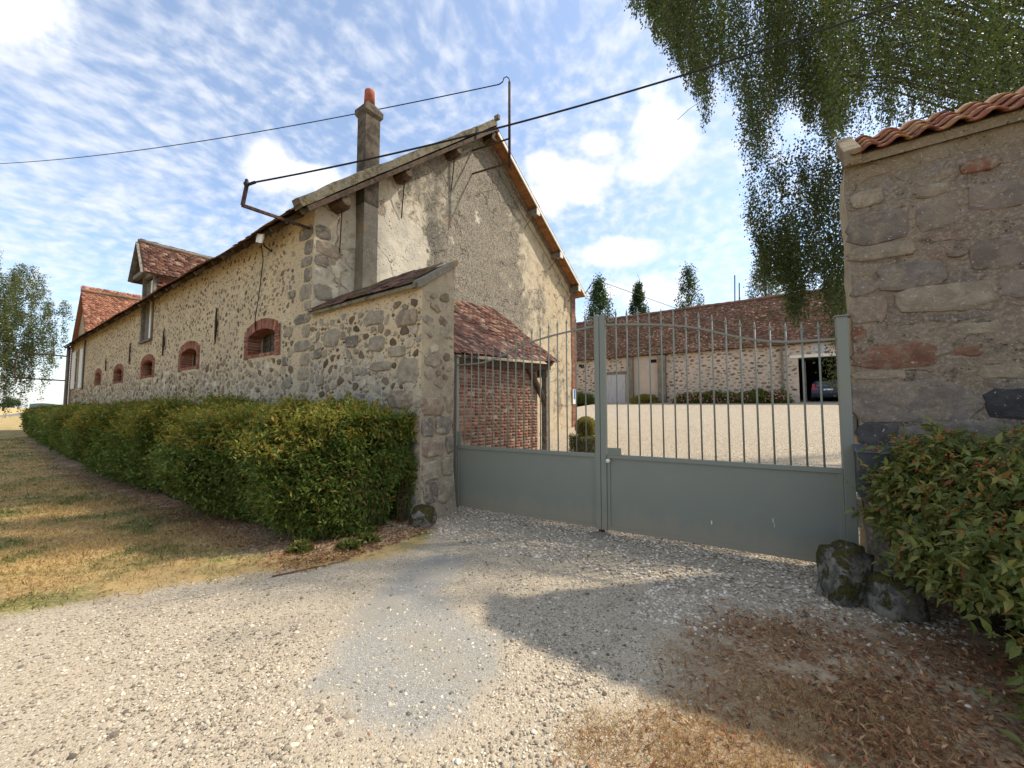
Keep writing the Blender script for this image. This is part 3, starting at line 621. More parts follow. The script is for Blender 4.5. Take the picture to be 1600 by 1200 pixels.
for i, q in enumerate(ln):
    a = Vector((*ln[max(i - 1, 0)], 0)); b = Vector((*ln[min(i + 1, len(ln) - 1)], 0)); d = (b - a).normalized().cross(UP); L_.append((Vector((*q, .001)) - d * lw / 2, Vector((*q, .001)) + d * lw / 2))
mb.v = [tuple(x) for ab in L_ for x in ab]; mb.f = [(2 * i, 2 * i + 2, 2 * i + 3, 2 * i + 1) for i in range(len(ln) - 1)]
o = mb.build('lane', MAT['lane']); o['kind'] = 'structure'
mb = MB(); mb.grid(lambda u, v: (-3400 + 6400 * u, 2950 - abs(u - .5) * 300, -3 + v * (30 + 12 * mnoise.noise(Vector((u * 40, 0, 0))))), 160, 2)
o = mb.build('distant_treeline', MAT['farhaze']); tag(o, kind='structure')

# ---------------------------------------------------------------- barn
barn = thing('barn', BF(0, 0, 0), 'long rubble stone barn with rendered gable end, brown tile roof and tall concrete flue', 'barn')
EZ, RZ, RS, BZ, BS, BL = 5.55, 10.05, 5.15, 6.45, 11.05, 28.7
WINS = [(2.15, 1.36, 2.80), (6.98, 1.38, 2.78), (11.40, 1.36, 2.74), (15.9, 1.4, 2.70), (20.2, 1.2, 2.75)]   # centre t, width, sill
WH = .56
HATCH = (11.05, 12.4, 4.07, 5.5); ENDW = (25.35, 26.65, 2.7, 5.0)
def wallband(mb, fr, T0, T1, Z0, Z1, holes, th=.55):
    ts = sorted({T0, T1, *[h[0] for h in holes], *[h[1] for h in holes]}); zs = sorted({Z0, Z1, *[h[2] for h in holes], *[h[3] for h in holes]})
    for a, b in zip(ts, ts[1:]):
        for c, d in zip(zs, zs[1:]):
            if any(h[0] <= a and b <= h[1] and h[2] <= c and d <= h[3] for h in holes): continue
            n = max(1, int((b - a) / 1.5))
            mb.addf([fr(a, 0, c), fr(b, 0, c), fr(b, 0, d), fr(a, 0, d)], [(0, 1, 2, 3)])
            mb.addf([fr(a, th, c), fr(b, th, c), fr(b, th, d), fr(a, th, d)], [(3, 2, 1, 0)])
    for h in holes:
        a, b, c, d = h[:4]
        mb.addf([fr(a, 0, c), fr(b, 0, c), fr(b, th, c), fr(a, th, c)], [(0, 1, 2, 3)]); mb.addf([fr(a, 0, d), fr(b, 0, d), fr(b, th, d), fr(a, th, d)], [(3, 2, 1, 0)])
        mb.addf([fr(a, 0, c), fr(a, 0, d), fr(a, th, d), fr(a, th, c)], [(0, 1, 2, 3)]); mb.addf([fr(b, 0, c), fr(b, 0, d), fr(b, th, d), fr(b, th, c)], [(3, 2, 1, 0)])
holes = [(c - wd / 2, c + wd / 2, s, s + WH) for c, wd, s in WINS] + [HATCH, ENDW]
mb = MB(); wallband(mb, BF, 0.0, BL, -.1, EZ, holes)
mb.addf([BF(BL, 0, -.1), BF(BL, BS, -.1), BF(BL, BS, BZ), BF(BL, RS, RZ - .25), BF(BL, 0, EZ)], [(0, 1, 2, 3, 4)])
mb.addf([BF(0, BS, -.1), BF(BL, BS, -.1), BF(BL, BS, BZ), BF(0, BS, BZ)], [(0, 1, 2, 3)])
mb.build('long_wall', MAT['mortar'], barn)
mb = MB(); mb.box(BF, .6, 28.4, 1.2, 1.25, 0, 5.4); mb.build('unlit_backing', MAT['black'], barn)  # black sheet behind the openings, the unlit inside put into its colour
# gable, uneven render
def gtop(s): return EZ + (RZ - .12 - EZ) * s / RS if s < RS else RZ - .12 + (BZ - RZ + .12) * (s - RS) / (BS - RS)
def gpt(u, v):
    s = BS * u; z = -.1 + (gtop(s) + .1) * v
    n_ = mnoise.noise(Vector((s * .9, z * .9, 3))) * .03 + mnoise.noise(Vector((s * 4, z * 4, 1))) * .012 + mnoise.noise(Vector((s * 11, z * 11, 1))) * .006
    k = min(1, s / .2, (BS - s) / .2)
    return BF(-n_ * k, s, z)
mb = MB(); mb.grid(gpt, 230, 170); mb.build('gable_wall', MAT['plaster'], barn, smooth=True)
# rubble on the long wall
def forb(u, z, r):
    for c, wd, s in WINS:
        if c - wd / 2 - .30 - r < u < c + wd / 2 + .30 + r and s - .10 - r < z < s + WH + .27 + r: return True
    for h in (HATCH, ENDW):
        if h[0] - .12 - r < u < h[1] + .12 + r and h[2] - .05 - r < z < h[3] + r: return True
    if u < .75 and (u < .55 or z > 1.5): return True
    return False
EU = tuple(D1); EN = tuple(-D2); GNn = tuple(-D1)
ff = lambda a, z: BF(a, 0, z)
hi = darts([(.3, 2.75), (BL, 2.75), (BL, EZ - .1), (.3, EZ - .1)], list(rng.triangular(.012, .024, .070, 38000)), 1.3, 1.08, forb)
hi = [p for p in hi if rng.random() < (.80 if p[1] > 3.0 else .95)]
lo = darts([(.3, 1.0), (BL, 1.0), (BL, 2.74), (.3, 2.74)], list(rng.triangular(.016, .034, .115, 34000)), 1.3, .98, forb)
i1, Pp, Bb, sz = stones_on(ff, EU, EN, hi, .008); split_parts('stone', ST, i1, Pp, Bb, MAT['rub_hi'], barn, 130, size=sz, stuff_name='small_stones')
i1, Pp, Bb, sz = stones_on(ff, EU, EN, lo, .018); split_parts('stone', ST, i1, Pp, Bb, MAT['rub_lo'], barn, 110, size=sz, stuff_name='base_stones')
# corner blocks, both faces
z = 1.4; pts1 = []; pts2 = []; k = 0
while z < 5.2:
    h = random.uniform(.20, .36); wdt = random.uniform(.42, .70) if k % 2 else random.uniform(.24, .40)
    pts1.append((wdt / 2 + .03, z + h / 2, h / 2 * .96, wdt)); w2 = random.uniform(.45, .75) if k % 2 == 0 else random.uniform(.25, .45); pts2.append((w2 / 2 + .02, z + h / 2, h / 2 * .96, w2)); z += h + .015; k += 1
def quoins(pts, fr, eu, en, parent, m='greystone', proud=.025, name='stone'):
    for (a, zz, hr, wd) in pts:
        P = fr(a, zz); e = Vector(eu); n_ = Vector(en); X = e * wd * 1.0; Y = n_ * proud; Z = UP * hr * 2
        B = [[X.x, Y.x, Z.x], [X.y, Y.y, Z.y], [X.z, Y.z, Z.z]]; k_ = random.randrange(5)
        place(name, shared(f'{name}|q{m}|{k_}', *STQ[k_], MAT[m]), P, B, parent)
quoins(pts1, ff, EU, EN, barn)
quoins([p for p in pts2 if random.random() < .62 and p[1] > 3.6], lambda a, z: BF(0, a, z), tuple(D2), GNn, barn)
quoins([(.9, 3.15, .11, .34), (1.0, 2.55, .10, .26), (.85, 2.1, .12, .36), (.8, 3.9, .09, .3)], ff, EU, EN, barn)
# windows with brick surrounds
for wi, (c, wd, s) in enumerate(WINS):
    fo = MB(); x0, x1 = c - wd / 2, c + wd / 2; t = .045; y0, y1 = .30, .36
    fo.box(BF, x0, x1, y0, y1, s, s + t); fo.box(BF, x0, x1, y0, y1, s + WH - t, s + WH)
    for q in (x0, c - t / 2, x1 - t): fo.box(BF, q, q + t, y0, y1, s + t, s + WH - t)
    fw = fo.build('window', MAT['darkwood'], barn); WL[fw.name] = wloc(barn)
    g = MB(); g.box(BF, x0 + .01, x1 - .01, .33, .336, s + .01, s + WH - .01); g.build('pane', MAT['glass'], fw)
    if wi < 3:
        g = MB(); g.box(BF, x0 + t, x1 - t, .31, .33, s + WH * .5 - .012, s + WH * .5 + .012)
        for q in (x0 + wd * .25, x0 + wd * .75): g.box(BF, q - .012, q + .012, .308, .328, s + t, s + WH - t)
        g.build('glazing_bar', MAT['darkwood'], fw)
    # backing of the surround + bricks
    bw = .25; rise = .13; P = []; B = []
    def add(cu, cz, lu, lz, ang=0.0, dep=.30, proud=.028, P=P, B=B):
        e = D1 * math.cos(ang) + UP * math.sin(ang); f_ = UP * math.cos(ang) - D1 * math.sin(ang)
        P.append(tuple(BF(cu, dep / 2 - proud, cz))); X = e * lu; Y = D2 * dep; Z = f_ * lz
        B.append([[X.x, Y.x, Z.x], [X.y, Y.y, Z.y], [X.z, Y.z, Z.z]])
    # segmental arch: circle through springing points
    half = wd / 2 + .01; Rr = (half * half + rise * rise) / (2 * rise); zc = s + WH - Rr
    am = math.asin(half / Rr); nb = int(2 * am * Rr / .066)
    for i in range(nb):
        a = -am + (i + .5) * 2 * am / nb; rr = Rr + .105
        add(c + rr * math.sin(a), zc + rr * math.cos(a), .060 * (rr / Rr), .235, -a)
    zt = zc + Rr * math.cos(am) + .0; nj = int((zt + .16 - s + .09) / .067)
    for sd in (-1, 1):
        for j in range(nj):
            zz = s - .09 + (j + .5) * .067; L = (.225 if j % 2 == 0 else .11)
            parts = [(.225,)] if j % 2 == 0 else [(.107,), (.107,)]
            off = 0
            for (l_,) in parts:
                add(c + sd * (wd / 2 + off + l_ / 2 - .014), zz, l_, .059); off += l_ + .011
    for i in range(int(wd / .12)): add(x0 + (i + .5) * wd / int(wd / .12), s - .028, .110, .066)
    P = np.array(P); B = np.array(B); idx = rng.integers(0, 6, len(P))
    bk = MB(); bk.box(BF, x0 - .25, x0 - .001, -.004, .29, s - .10, zt + .17); bk.box(BF, x1 + .001, x1 + .25, -.004, .29, s - .10, zt + .17); bk.box(BF, x0, x1, -.003, .30, s - .075, s - .002)
    seg = 14
    ring = []
    for i in range(seg + 1):
        a = -am + 2 * am * i / seg; ring.append((c + (Rr + .004) * math.sin(a), zc + (Rr + .004) * math.cos(a), c + (Rr + .215) * math.sin(a), zc + (Rr + .215) * math.cos(a)))
    for r0, r1 in zip(ring, ring[1:]):
        bk.hexa([BF(r0[0], -.006, r0[1]), BF(r1[0], -.006, r1[1]), BF(r1[0], .288, r1[1]), BF(r0[0], .288, r0[1]), BF(r0[2], -.006, r0[3]), BF(r1[2], -.006, r1[3]), BF(r1[2], .288, r1[3]), BF(r0[2], .288, r0[3])])
    sur = bk.build('brick_surround', MAT['brickmortar'], barn)
    if wi < 2:
        for i in range(len(P)): place('brick', shared(f'brick|red|{idx[i]}', *BRK[idx[i]], MAT['brick']), P[i], B[i], sur)
    else: scatter('brick_mass', BRK, idx, P, B, MAT['brick'], sur)
# wall anchors
for t, z0, z1, cx in [(4.8, 3.27, 4.22, 1), (9.42, 3.3, 4.2, 2), (13.9, 3.3, 4.15, 0), (18.3, 3.28, 3.85, 0)]:
    a = thing('wall_anchor', BF(t, 0, (z0 + z1) / 2), {4.8: 'knotted rusty iron wall anchor nearest the gable, between the two widest windows', 9.42: 'rusty wall anchor with a short side hook beside the loading hatch', 13.9: 'straight iron wall anchor left of the loading hatch', 18.3: 'short faint iron wall anchor near the far end of the barn wall'}[t], 'wall anchor')
    m_ = MB(); m_.tube([BF(t + .015 * math.sin(i * 1.7), -.045, z0 + (z1 - z0) * i / 6) for i in range(7)], [.013, .024, .027, .034 if cx else .02, .027, .022, .012], 7); m_.build('bar', MAT['iron'], a, True)
    if cx:
        m_ = MB(); m_.tube([BF(t - .10, -.04, z0 + .32), BF(t - .02, -.07, z0 + .30), BF(t + .05, -.05, z0 + .34)], .016, 6)
        m_.tube([BF(t - .09, -.05, z0 + .62), BF(t + .06, -.06, z0 + .60)], .014, 6)
        if cx == 2: m_.tube([BF(t - .10, -.04, z0 + .32), BF(t - .10, -.04, z0 + .62)], .013, 6)
        m_.build('hook', MAT['iron'], a, True)
# shutters at the far end
sh = MB(); sh.box(BF, ENDW[0], ENDW[1], .22, .24, ENDW[2], ENDW[3]); w5 = sh.build('window', MAT['glass'], barn)
sh = MB()
for q in (ENDW[0], (ENDW[0] + ENDW[1]) / 2 - .03, ENDW[1] - .06): sh.box(BF, q, q + .06, .17, .215, ENDW[2], ENDW[3])
sh.box(BF, ENDW[0] + .06, ENDW[1] - .06, .17, .21, 3.8, 3.86); sh.build('frame', MAT['white'], w5)
for (a, b) in ((24.35, 25.3), (26.7, 27.9)):
    f_ = MB(); n_ = 6
    for i in range(n_): f_.box(BF, a + (b - a) * i / n_ + .006, a + (b - a) * (i + 1) / n_ - .006, -.075, -.04, ENDW[2], ENDW[3] - .1)
    f_.box(BF, a, b, -.04, -.02, ENDW[2] + .3, ENDW[2] + .4); f_.box(BF, a, b, -.04, -.02, ENDW[3] - .5, ENDW[3] - .4); f_.build('shutter', MAT['white'], barn)
mb = MB(); mb.box(BF, 24.1, 24.3, -.05, .01, 2.6, 5.3); mb.build('board', MAT['darkwood'], barn)
mb = MB(); mb.box(BF, 28.0, 28.75, -.03, .01, -.1, 5.4)
for i in range(34): pass
bq = mb.build('brick_quoin', MAT['brickmortar'], barn); P = []; B = []
for j in range(70):
    zz = .3 + j * .073
    for q in range(3):
        a = 28.02 + q * .245 + (.11 if j % 2 else 0); P.append(tuple(BF(a + .11, -.03, zz))); X, Y, Z = D1 * .22, D2 * .03, UP * .062; B.append([[X.x, Y.x, Z.x], [X.y, Y.y, Z.y], [X.z, Y.z, Z.z]])
scatter('brick_mass', BRK, rng.integers(0, 6, len(P)), np.array(P), np.array(B), MAT['brick'], bq)
mb = MB(); mb.tube([BF(28.95, -.12, z) for z in (-.1, 2, 4, 5.35)], .09, 10); mb.build('drainpipe', MAT['concrete'], barn, True)

# --- loading hatch and dormer
hx0, hx1, hz0, hz1 = HATCH
mb = MB()
for i in range(7):
    pass
dm = MB(); dm.box(BF, hx0, hx1, .10, .16, hz0, 6.35); hatch = dm.build('hatch_door', MAT['oldwood'], barn)
for i in range(7):
    m_ = MB(); a = hx0 + .02 + i * (hx1 - hx0 - .04) / 7; m_.box(BF, a + .006, a + (hx1 - hx0 - .04) / 7 - .006, .06, .10, hz0 + .02, 6.3); m_.build('plank', MAT['white'] if i in (2, 3) else MAT['oldwood'], hatch)
for a in (hx0 - .10, hx1 - .02):
    m_ = MB(); m_.box(BF, a, a + .12, -.05, .2, hz0 - .05, 6.55); m_.build('post', MAT['oldwood'], barn)
m_ = MB(); m_.box(BF, hx0 - .1, hx1 + .1, -.09, .16, hz0 - .1, hz0 - .02); m_.build('sill', MAT['oldwood'], barn)
DZ0, DZ1, DA0, DA1 = 6.45, 7.62, hx0 - .24, hx1 + .24   # dormer eave, ridge, sides
dmid = (hx0 + hx1) / 2
dormer = MB(); dormer.addf([BF(hx0 - .1, .0, DZ0), BF(hx1 + .1, .0, DZ0), BF(dmid, .0, DZ1 - .12), BF(hx0 - .1, .1, DZ0), BF(hx1 + .1, .1, DZ0), BF(dmid, .1, DZ1 - .12)], [(0, 1, 2), (3, 4, 5), (0, 1, 4, 3)])
dormer.box(BF, hx0 - .1, hx0 - .02, .02, 2.2, 5.4, DZ0); dormer.box(BF, hx1 + .02, hx1 + .1, .02, 2.2, 5.4, DZ0)
do = dormer.build('dormer', MAT['brickmortar'], barn)
P = []; B = []
for j in range(17):
    for q in range(9):
        a = .18 + q * .24 + (.12 if j % 2 else 0); P.append(tuple(BF(hx0 - .115, a, 5.45 + j * .068))); X, Y, Z = D2 * .22, D1 * .05, UP * .056; B.append([[X.x, Y.x, Z.x], [X.y, Y.y, Z.y], [X.z, Y.z, Z.z]])
for i in range(len(P)): place('brick', shared(f'brick|red|{i % 6}', *BRK[i % 6], MAT['brick']), P[i], B[i], do)
dp = dict(hx=1)
def tiles(name, O, du, dv, nu, nv, m, parent, w=.17, ex=.105, th=.014, lim=0, clip=None, L=.26, jit=1.0):
    """rows of flat tiles: O eave corner, du along, dv up the slope"""
    du = Vector(du).normalized(); dv = Vector(dv).normalized(); nn = du.cross(dv).normalized()
    if nn.z < 0: nn = -nn
    I, J = np.meshgrid(np.arange(nu), np.arange(nv)); I = I.ravel(); J = J.ravel(); n = len(I)
    a = (I + .5) * w + (J % 2) * w * .5 + rng.normal(size=n) * .004 * jit; b = J * ex + L * .5 - .02 + rng.normal(size=n) * .006 * jit
    if clip is not None:
        k = clip(a, b); I, J, a, b = I[k], J[k], a[k], b[k]; n = len(a)
    tl = .075 + rng.normal(size=n) * .02 * jit; rot = rng.normal(size=n) * .025 * jit
    DU, DV, NN = map(np.array, (tuple(du), tuple(dv), tuple(nn)))
    P = np.array(tuple(O)) + a[:, None] * DU + b[:, None] * DV + NN * (.02 + np.abs(rng.normal(size=n)) * .004 * jit)[:, None]
    sag = np.array([mnoise.noise(Vector(p) * .5) for p in P]) * .03 * jit; P = P + NN * sag[:, None]
    X = DU[None] * (w * .965) + DV[None] * (rot * w)[:, None]; Yv = unit(DV[None] - NN[None] * tl[:, None]) * L; Z = np.repeat(NN[None] * th, n, 0)
    B = basis(X, Yv, Z); idx = rng.integers(0, 6, n)
    if lim: split_parts('tile', BRK, idx, P, B, m, parent, lim, stuff_name='tile_mass')
    else: scatter('tile_mass', BRK, idx, P, B, m, parent)
rdv = (D1 * ((DA0 - dmid) * -1) + UP * (DZ1 - DZ0 + .1))   # near slope rises towards the ridge
for side, a_e in ((0, DA0), (1, DA1)):
    e = BF(a_e, -.35, DZ0 - .12); up_ = (D1 * (dmid - a_e) + UP * (DZ1 - DZ0 + .12)); L_s = up_.length
    m_ = MB(); m_.addf([e, e + D2 * 4.2, e + D2 * 4.2 + up_, e + up_, e - UP * .05, e + D2 * 4.2 - UP * .05, e + D2 * 4.2 + up_ - UP * .05, e + up_ - UP * .05], [(0, 1, 2, 3), (4, 5, 6, 7), (0, 3, 7, 4), (0, 1, 5, 4)])
    ds = m_.build('dormer_roof', MAT['darkwood'], do)
    tiles('t', e, D2, up_, 24, int(L_s / .105), MAT['tile'], do)
m_ = MB(); m_.tube([BF(dmid, -.38 + i * .38, DZ1 + .02 + .015 * (i % 2)) for i in range(12)], .085, 8); m_.build('ridge_tile', MAT['concrete'], do, True)
for a_e in (DA0, DA1):
    m_ = MB(); m_.beam(BF(a_e, -.37, DZ0 - .15), BF(dmid, -.37, DZ1 - .03), .03, .14, up=tuple(D2)); m_.build('bargeboard', MAT['oldwood'], do)
m_ = MB(); m_.box(BF, DA0 + .15, DA1 - .15, -.33, -.2, DZ0 - .1, DZ0 + .04); m_.build('tie_beam', MAT['oldwood'], do)

# --- barn roof
SF = (RZ - EZ) / RS; SB = (RZ - BZ) / (BS - RS)
def rf(t, s, up_=0.0): return BF(t, s, (RZ - SF * (RS - s) if s <= RS else RZ - SB * (s - RS)) + up_)
OV = -.42
m_ = MB()
segs = [(OV, 10.75), (12.75, BL + .5)]
for a, b in [(OV, BL + .5)]:
    m_.addf([rf(a, -.36, .06), rf(b, -.36, .06), rf(b, RS, .06), rf(a, RS, .06), rf(b, BS + .3, .06), rf(a, BS + .3, .06)], [(0, 1, 2, 3), (3, 2, 4, 5)])
m_.build('roof', MAT['tile'], barn)
m_ = MB(); m_.addf([rf(OV, -.30, .02), rf(BL + .5, -.30, .02), rf(BL + .5, .6, .02), rf(OV, .6, .02)], [(0, 1, 2, 3)]); m_.build('eave_boarding', MAT['darkwood'], barn)
tiles('t', rf(OV, -.46, .05), D1, (D2 + UP * SF), 171, 7, MAT['tile'], barn, jit=1.6, clip=lambda a, b: ~((a + OV > 10.72) & (a + OV < 12.72) & (b > .55)))
n_r = 46
for i in range(n_r):   # rafter tails under the eave
    t = -.2 + i * (BL / (n_r - 1)); m_ = MB(); m_.beam(rf(t, -.34, -.045), rf(t, .35, -.045), .07, .09, up=tuple((UP - D2 * SF).normalized())); m_.build('rafter', MAT['darkwood'] if i % 3 else MAT['oldwood'], barn)
# right (rear) slope: tiles on the verge strip, new soffit boards, white bargeboard
tiles('t', BF(OV, BS + .36, BZ - SB * .36 + .05), D1, (-D2 + UP * SB), 6, 66, MAT['tile'], barn, jit=.8)
sl = (D2 - UP * SB).normalized(); Ls = (rf(0, BS + .25) - rf(0, RS)).length; nb = 46
for i in range(nb):
    m_ = MB(); a = .1 + i * (Ls - .1) / nb; b = a + (Ls - .1) / nb - .008
    p0 = rf(OV + .02, RS) + sl * a - UP * .02; p1 = rf(OV + .02, RS) + sl * b - UP * .02; q = D1 * .44
    m_.hexa([p0, p1, p1 + q, p0 + q, p0 + UP * .03, p1 + UP * .03, p1 + q + UP * .03, p0 + q + UP * .03]); m_.build('soffit_board', MAT['newwood'], barn)
m_ = MB(); m_.beam(rf(OV, RS + .12, -.06), rf(OV, BS + .28, -.04), .03, .10, up=tuple((UP + D2 * SB).normalized())); m_.build('bargeboard', MAT['white'], barn)
m_ = MB(); m_.beam(rf(-.03, RS + .1, -.14), rf(-.03, BS + .1, -.14), .05, .12, up=tuple((UP + D2 * SB).normalized())); m_.build('wall_plate', MAT['oldwood'], barn)
# left verge: cement coping over an old board
k = 9; m_ = MB(); ring = []
for i in range(34):
    s = -.45 + (RS + .45 + .02) * i / 33; j = .012 * mnoise.noise(Vector((s * 3, 0, 0))) + .02 * mnoise.noise(Vector((s * .8, 5, 0)))
    hgt = .165 + j; b0 = rf(OV - .06, s, .03 + j); n_ = (UP - D2 * SF).normalized()
    ring.append((b0, b0 + n_ * hgt * .85, b0 + n_ * hgt + D1 * .06, b0 + n_ * hgt + D1 * .22, b0 + D1 * .30))
for a, b in zip(ring, ring[1:]):
    for q in range(4): m_.addf([a[q], b[q], b[q + 1], a[q + 1]], [(0, 1, 2, 3)])
m_.addf(ring[0], [(0, 1, 2, 3, 4)]); m_.addf(ring[-1], [(0, 1, 2, 3, 4)])
p = rf(OV - .05, RS, .2); m_.obox(p + UP * .04, D2 * .05, D1 * .08, UP * .06)
m_.build('verge_coping', MAT['lichconc'], barn)
m_ = MB(); m_.beam(rf(OV - .02, -.35, -.05), rf(OV - .02, RS + .03, -.05), .04, .09, up=tuple((UP - D2 * SF).normalized())); m_.build('verge_board', MAT['darkwood'], barn)
m_ = MB(); m_.addf([rf(OV, -.32, -.02), rf(OV, RS, -.02), rf(.02, RS, -.02), rf(.02, -.32, -.02)], [(0, 1, 2, 3)]); m_.build('verge_soffit', MAT['darkwood'], barn)
m_ = MB(); m_.tube([rf(-.35 + i * .4, RS, .12 + .02 * (i % 2)) for i in range(73)], .11, 8); m_.build('ridge_tile', MAT['tile'], barn, True)
for s in (.42, 1.95, 3.6):   # rough old purlin ends
    c = rf(0, s, -.22); V_ = MB()
    V_.tube([c + D1 * .1 + UP * .02, c - D1 * .12, c - D1 * .30 - UP * .015, c - D1 * .40], [.17, .165, .15, .10], 9)
    q = V_.build('purlin_end', MAT['darkwood'], barn)
    m_ = MB(); m_.beam(c - D1 * .24 - UP * .10, BF(-.02, s + .1, c.z - .95), .022, .022); m_.build('iron_strut', MAT['iron'], barn)
for s in (7.55, 9.2, 10.7):
    c = rf(0, s, -.20); m_ = MB(); m_.obox(c - D1 * .16, D1 * .24, D2 * .09, UP * .10); q = m_.build('purlin_end', MAT['oldwood'], barn)
    m_ = MB(); m_.obox(c - D1 * .415, D1 * .012, D2 * .10, UP * .11); m_.build('end_cap', MAT['white'], q)
    m_ = MB(); m_.beam(c - D1 * .22 - UP * .08, BF(-.02, s - .25, c.z - .55), .022, .022); m_.build('iron_strut', MAT['iron'], barn)
c = rf(0, RS, -.28); m_ = MB(); m_.obox(c - D1 * .14, D1 * .22, D2 * .10, UP * .11); m_.build('purlin_end', MAT['darkwood'], barn)
# thin dark line following the right slope, brick quoin at the right corner
m_ = MB(); m_.tube([rf(-.05, s, -.62 - .03 * math.sin(s * 2)) for s in np.linspace(RS + .4, BS - .1, 20)], .008, 5); m_.build('trim_line', MAT['cable'], barn, True)
bkk = MB(); bkk.box(frame(BF(0, 0), -D1, D2), -.3, .035, BS - .32, BS + .03, .3, 6.35); bqq = bkk.build('brick_quoin', MAT['brickmortar'], barn)
P = []; B = []
for j in range(80):
    zz = .45 + j * .0735
    xs = [(BS - .32 + .11, .215), (BS - .32 + .285, .10)] if j % 2 else [(BS - .32 + .055, .10), (BS - .32 + .225, .215)]
    for (a, l_) in xs: P.append(tuple(BF(-.03, a, zz))); X, Y, Z = D2 * l_, D1 * .03, UP * .060; B.append([[X.x, Y.x, Z.x], [X.y, Y.y, Z.y], [X.z, Y.z, Z.z]])
for i in range(len(P)): place('brick', shared(f'brick|red|{i % 6}', *BRK[i % 6], MAT['brick']), P[i], B[i], bqq)
# flue on the gable
fx0, fx1, fy = .88, 1.22, .29
GG = frame(BF(0, 0), -D1, D2)
m_ = MB()
for i in range(16):
    z0 = 3.4 + i * .29; m_.box(GG, -.02, fy + (.003 if i % 2 else 0), fx0 - (.002 if i % 2 else 0), fx1, z0, z0 + .29)
flue = m_.build('flue', MAT['concrete'], barn)
m_ = MB(); m_.box(GG, fy - .30, fy + .004, fx0 - .004, fx1 + .004, 5.9, 7.98); ch = m_.build('chimney', MAT['soot'], barn)
m_ = MB(); a0, a1, b0, b1 = fy - .35, fy + .05, fx0 - .05, fx1 + .05
m_.hexa([GG(a0 + .08, b0 + .08, 7.80), GG(a1 - .08, b0 + .08, 7.80), GG(a1 - .08, b1 - .08, 7.80), GG(a0 + .08, b1 - .08, 7.80), GG(a0, b0, 7.92), GG(a1, b0, 7.92), GG(a1, b1, 7.92), GG(a0, b1, 7.92)])
m_.box(GG, a0, a1, b0, b1, 7.921, 8.03)
m_.hexa([GG(a0, b0, 8.031), GG(a1, b0, 8.031), GG(a1, b1, 8.031), GG(a0, b1, 8.031), GG(a0 + .14, b0 + .16, 8.24), GG(a1 - .14, b0 + .16, 8.24), GG(a1 - .14, b1 - .16, 8.24), GG(a0 + .14, b1 - .16, 8.24)])
m_.build('cap', MAT['soot'], ch)
m_ = MB(); cc = GG(fy - .15, (fx0 + fx1) / 2, 0); m_.tube([cc + UP * z for z in (8.2, 8.46, 8.50, 8.52)], [.115, .105, .105, .085], 14); m_.build('chimney_pot', MAT['terracotta'], ch, True)

# --- garden wall running from the barn to the gate
gw = thing('garden_wall', P0 + Vector((0, 0, 0)), 'stone pier wall with mossy tile coping between the barn corner and the gate', 'wall')
PF = frame(P0, D1, D2); WT = 3.12; TH = .66
def wpt(u, v):
    t = WT * (1 - u); z = -.05 + 3.45 * v; n_ = .02 * mnoise.noise(Vector((t * 2, z * 2, 8))) + .01 * mnoise.noise(Vector((t * 7, z * 7, 8))); k_ = min(1, t / .1)
    b = .10 * max(0, (1.2 - z) / 1.2) ** 2
    return PF(t - b * (1 - min(1, t / .4)), -n_ * k_ - b * .5, z)
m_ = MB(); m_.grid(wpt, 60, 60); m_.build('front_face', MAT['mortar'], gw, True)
def ept(u, v):
    s = TH * u; zt = 3.36 + .48 * u; z = -.05 + (zt + .05) * v; n_ = .025 * mnoise.noise(Vector((s * 3, z * 2, 18))) + .012 * mnoise.noise(Vector((s * 8, z * 8, 18))); b = .10 * max(0, (1.2 - z) / 1.2) ** 2
    return PF(-n_ * min(1, s / .08) - b, s - b * .5 * (1 - u), z)
m_ = MB(); m_.grid(ept, 20, 80); m_.build('end_face', MAT['greymortar'], gw, True)
m_ = MB(); m_.addf([PF(0, TH, -.05), PF(WT, TH, -.05), PF(WT, TH, 3.84), PF(0, TH, 3.84)], [(0, 1, 2, 3)]); m_.build('rear_face', MAT['greymortar'], gw)
pts = []
for (x, z, wd, h) in [(.35, 2.95, .5, .26), (.55, 2.45, .42, .18), (1.15, 3.05, .55, .24), (1.05, 2.62, .42, .26), (1.75, 2.72, .38, .22), (.30, 2.15, .5, .40), (.95, 2.25, .55, .16), (1.6, 2.2, .22, .14), (2.4, 2.85, .5, .34), (.45, 1.72, .62, .30), (.28, 1.35, .5, .24), (.9, 1.55, .45, .22), (1.55, 1.75, .35, .18), (2.75, 2.1, .3, .22), (2.9, 1.5, .3, .26), (.2, .95, .42, .3), (.25, .6, .42, .28), (.22, .25, .44, .26), (.6, .8, .3, .3), (2.85, 2.6, .26, .2), (2.1, 1.6, .3, .2)]:
    pts.append((x, z, h / 2, wd))
quoins(pts, lambda a, z: PF(a, 0, z), EU, EN, gw, 'greystone', .035)
big_ = [(a, b, max(c, d / 2)) for a, b, c, d in pts]
def fb(u, z, r): return any(abs(u - a) < d / 2 + r * .8 and abs(z - b) < c + r * .8 for a, b, c, d in pts)
lo = darts([(.05, .9), (WT - .05, .9), (WT - .05, 3.2), (.05, 3.2)], list(rng.triangular(.012, .026, .09, 11000)), 1.35, 1.0, fb)
i1, Pp, Bb, sz = stones_on(lambda a, z: PF(a, 0, z), EU, EN, lo, .016); split_parts('stone', ST, i1, Pp, Bb, MAT['rub_mix'], gw, 90, size=sz, stuff_name='small_stones')
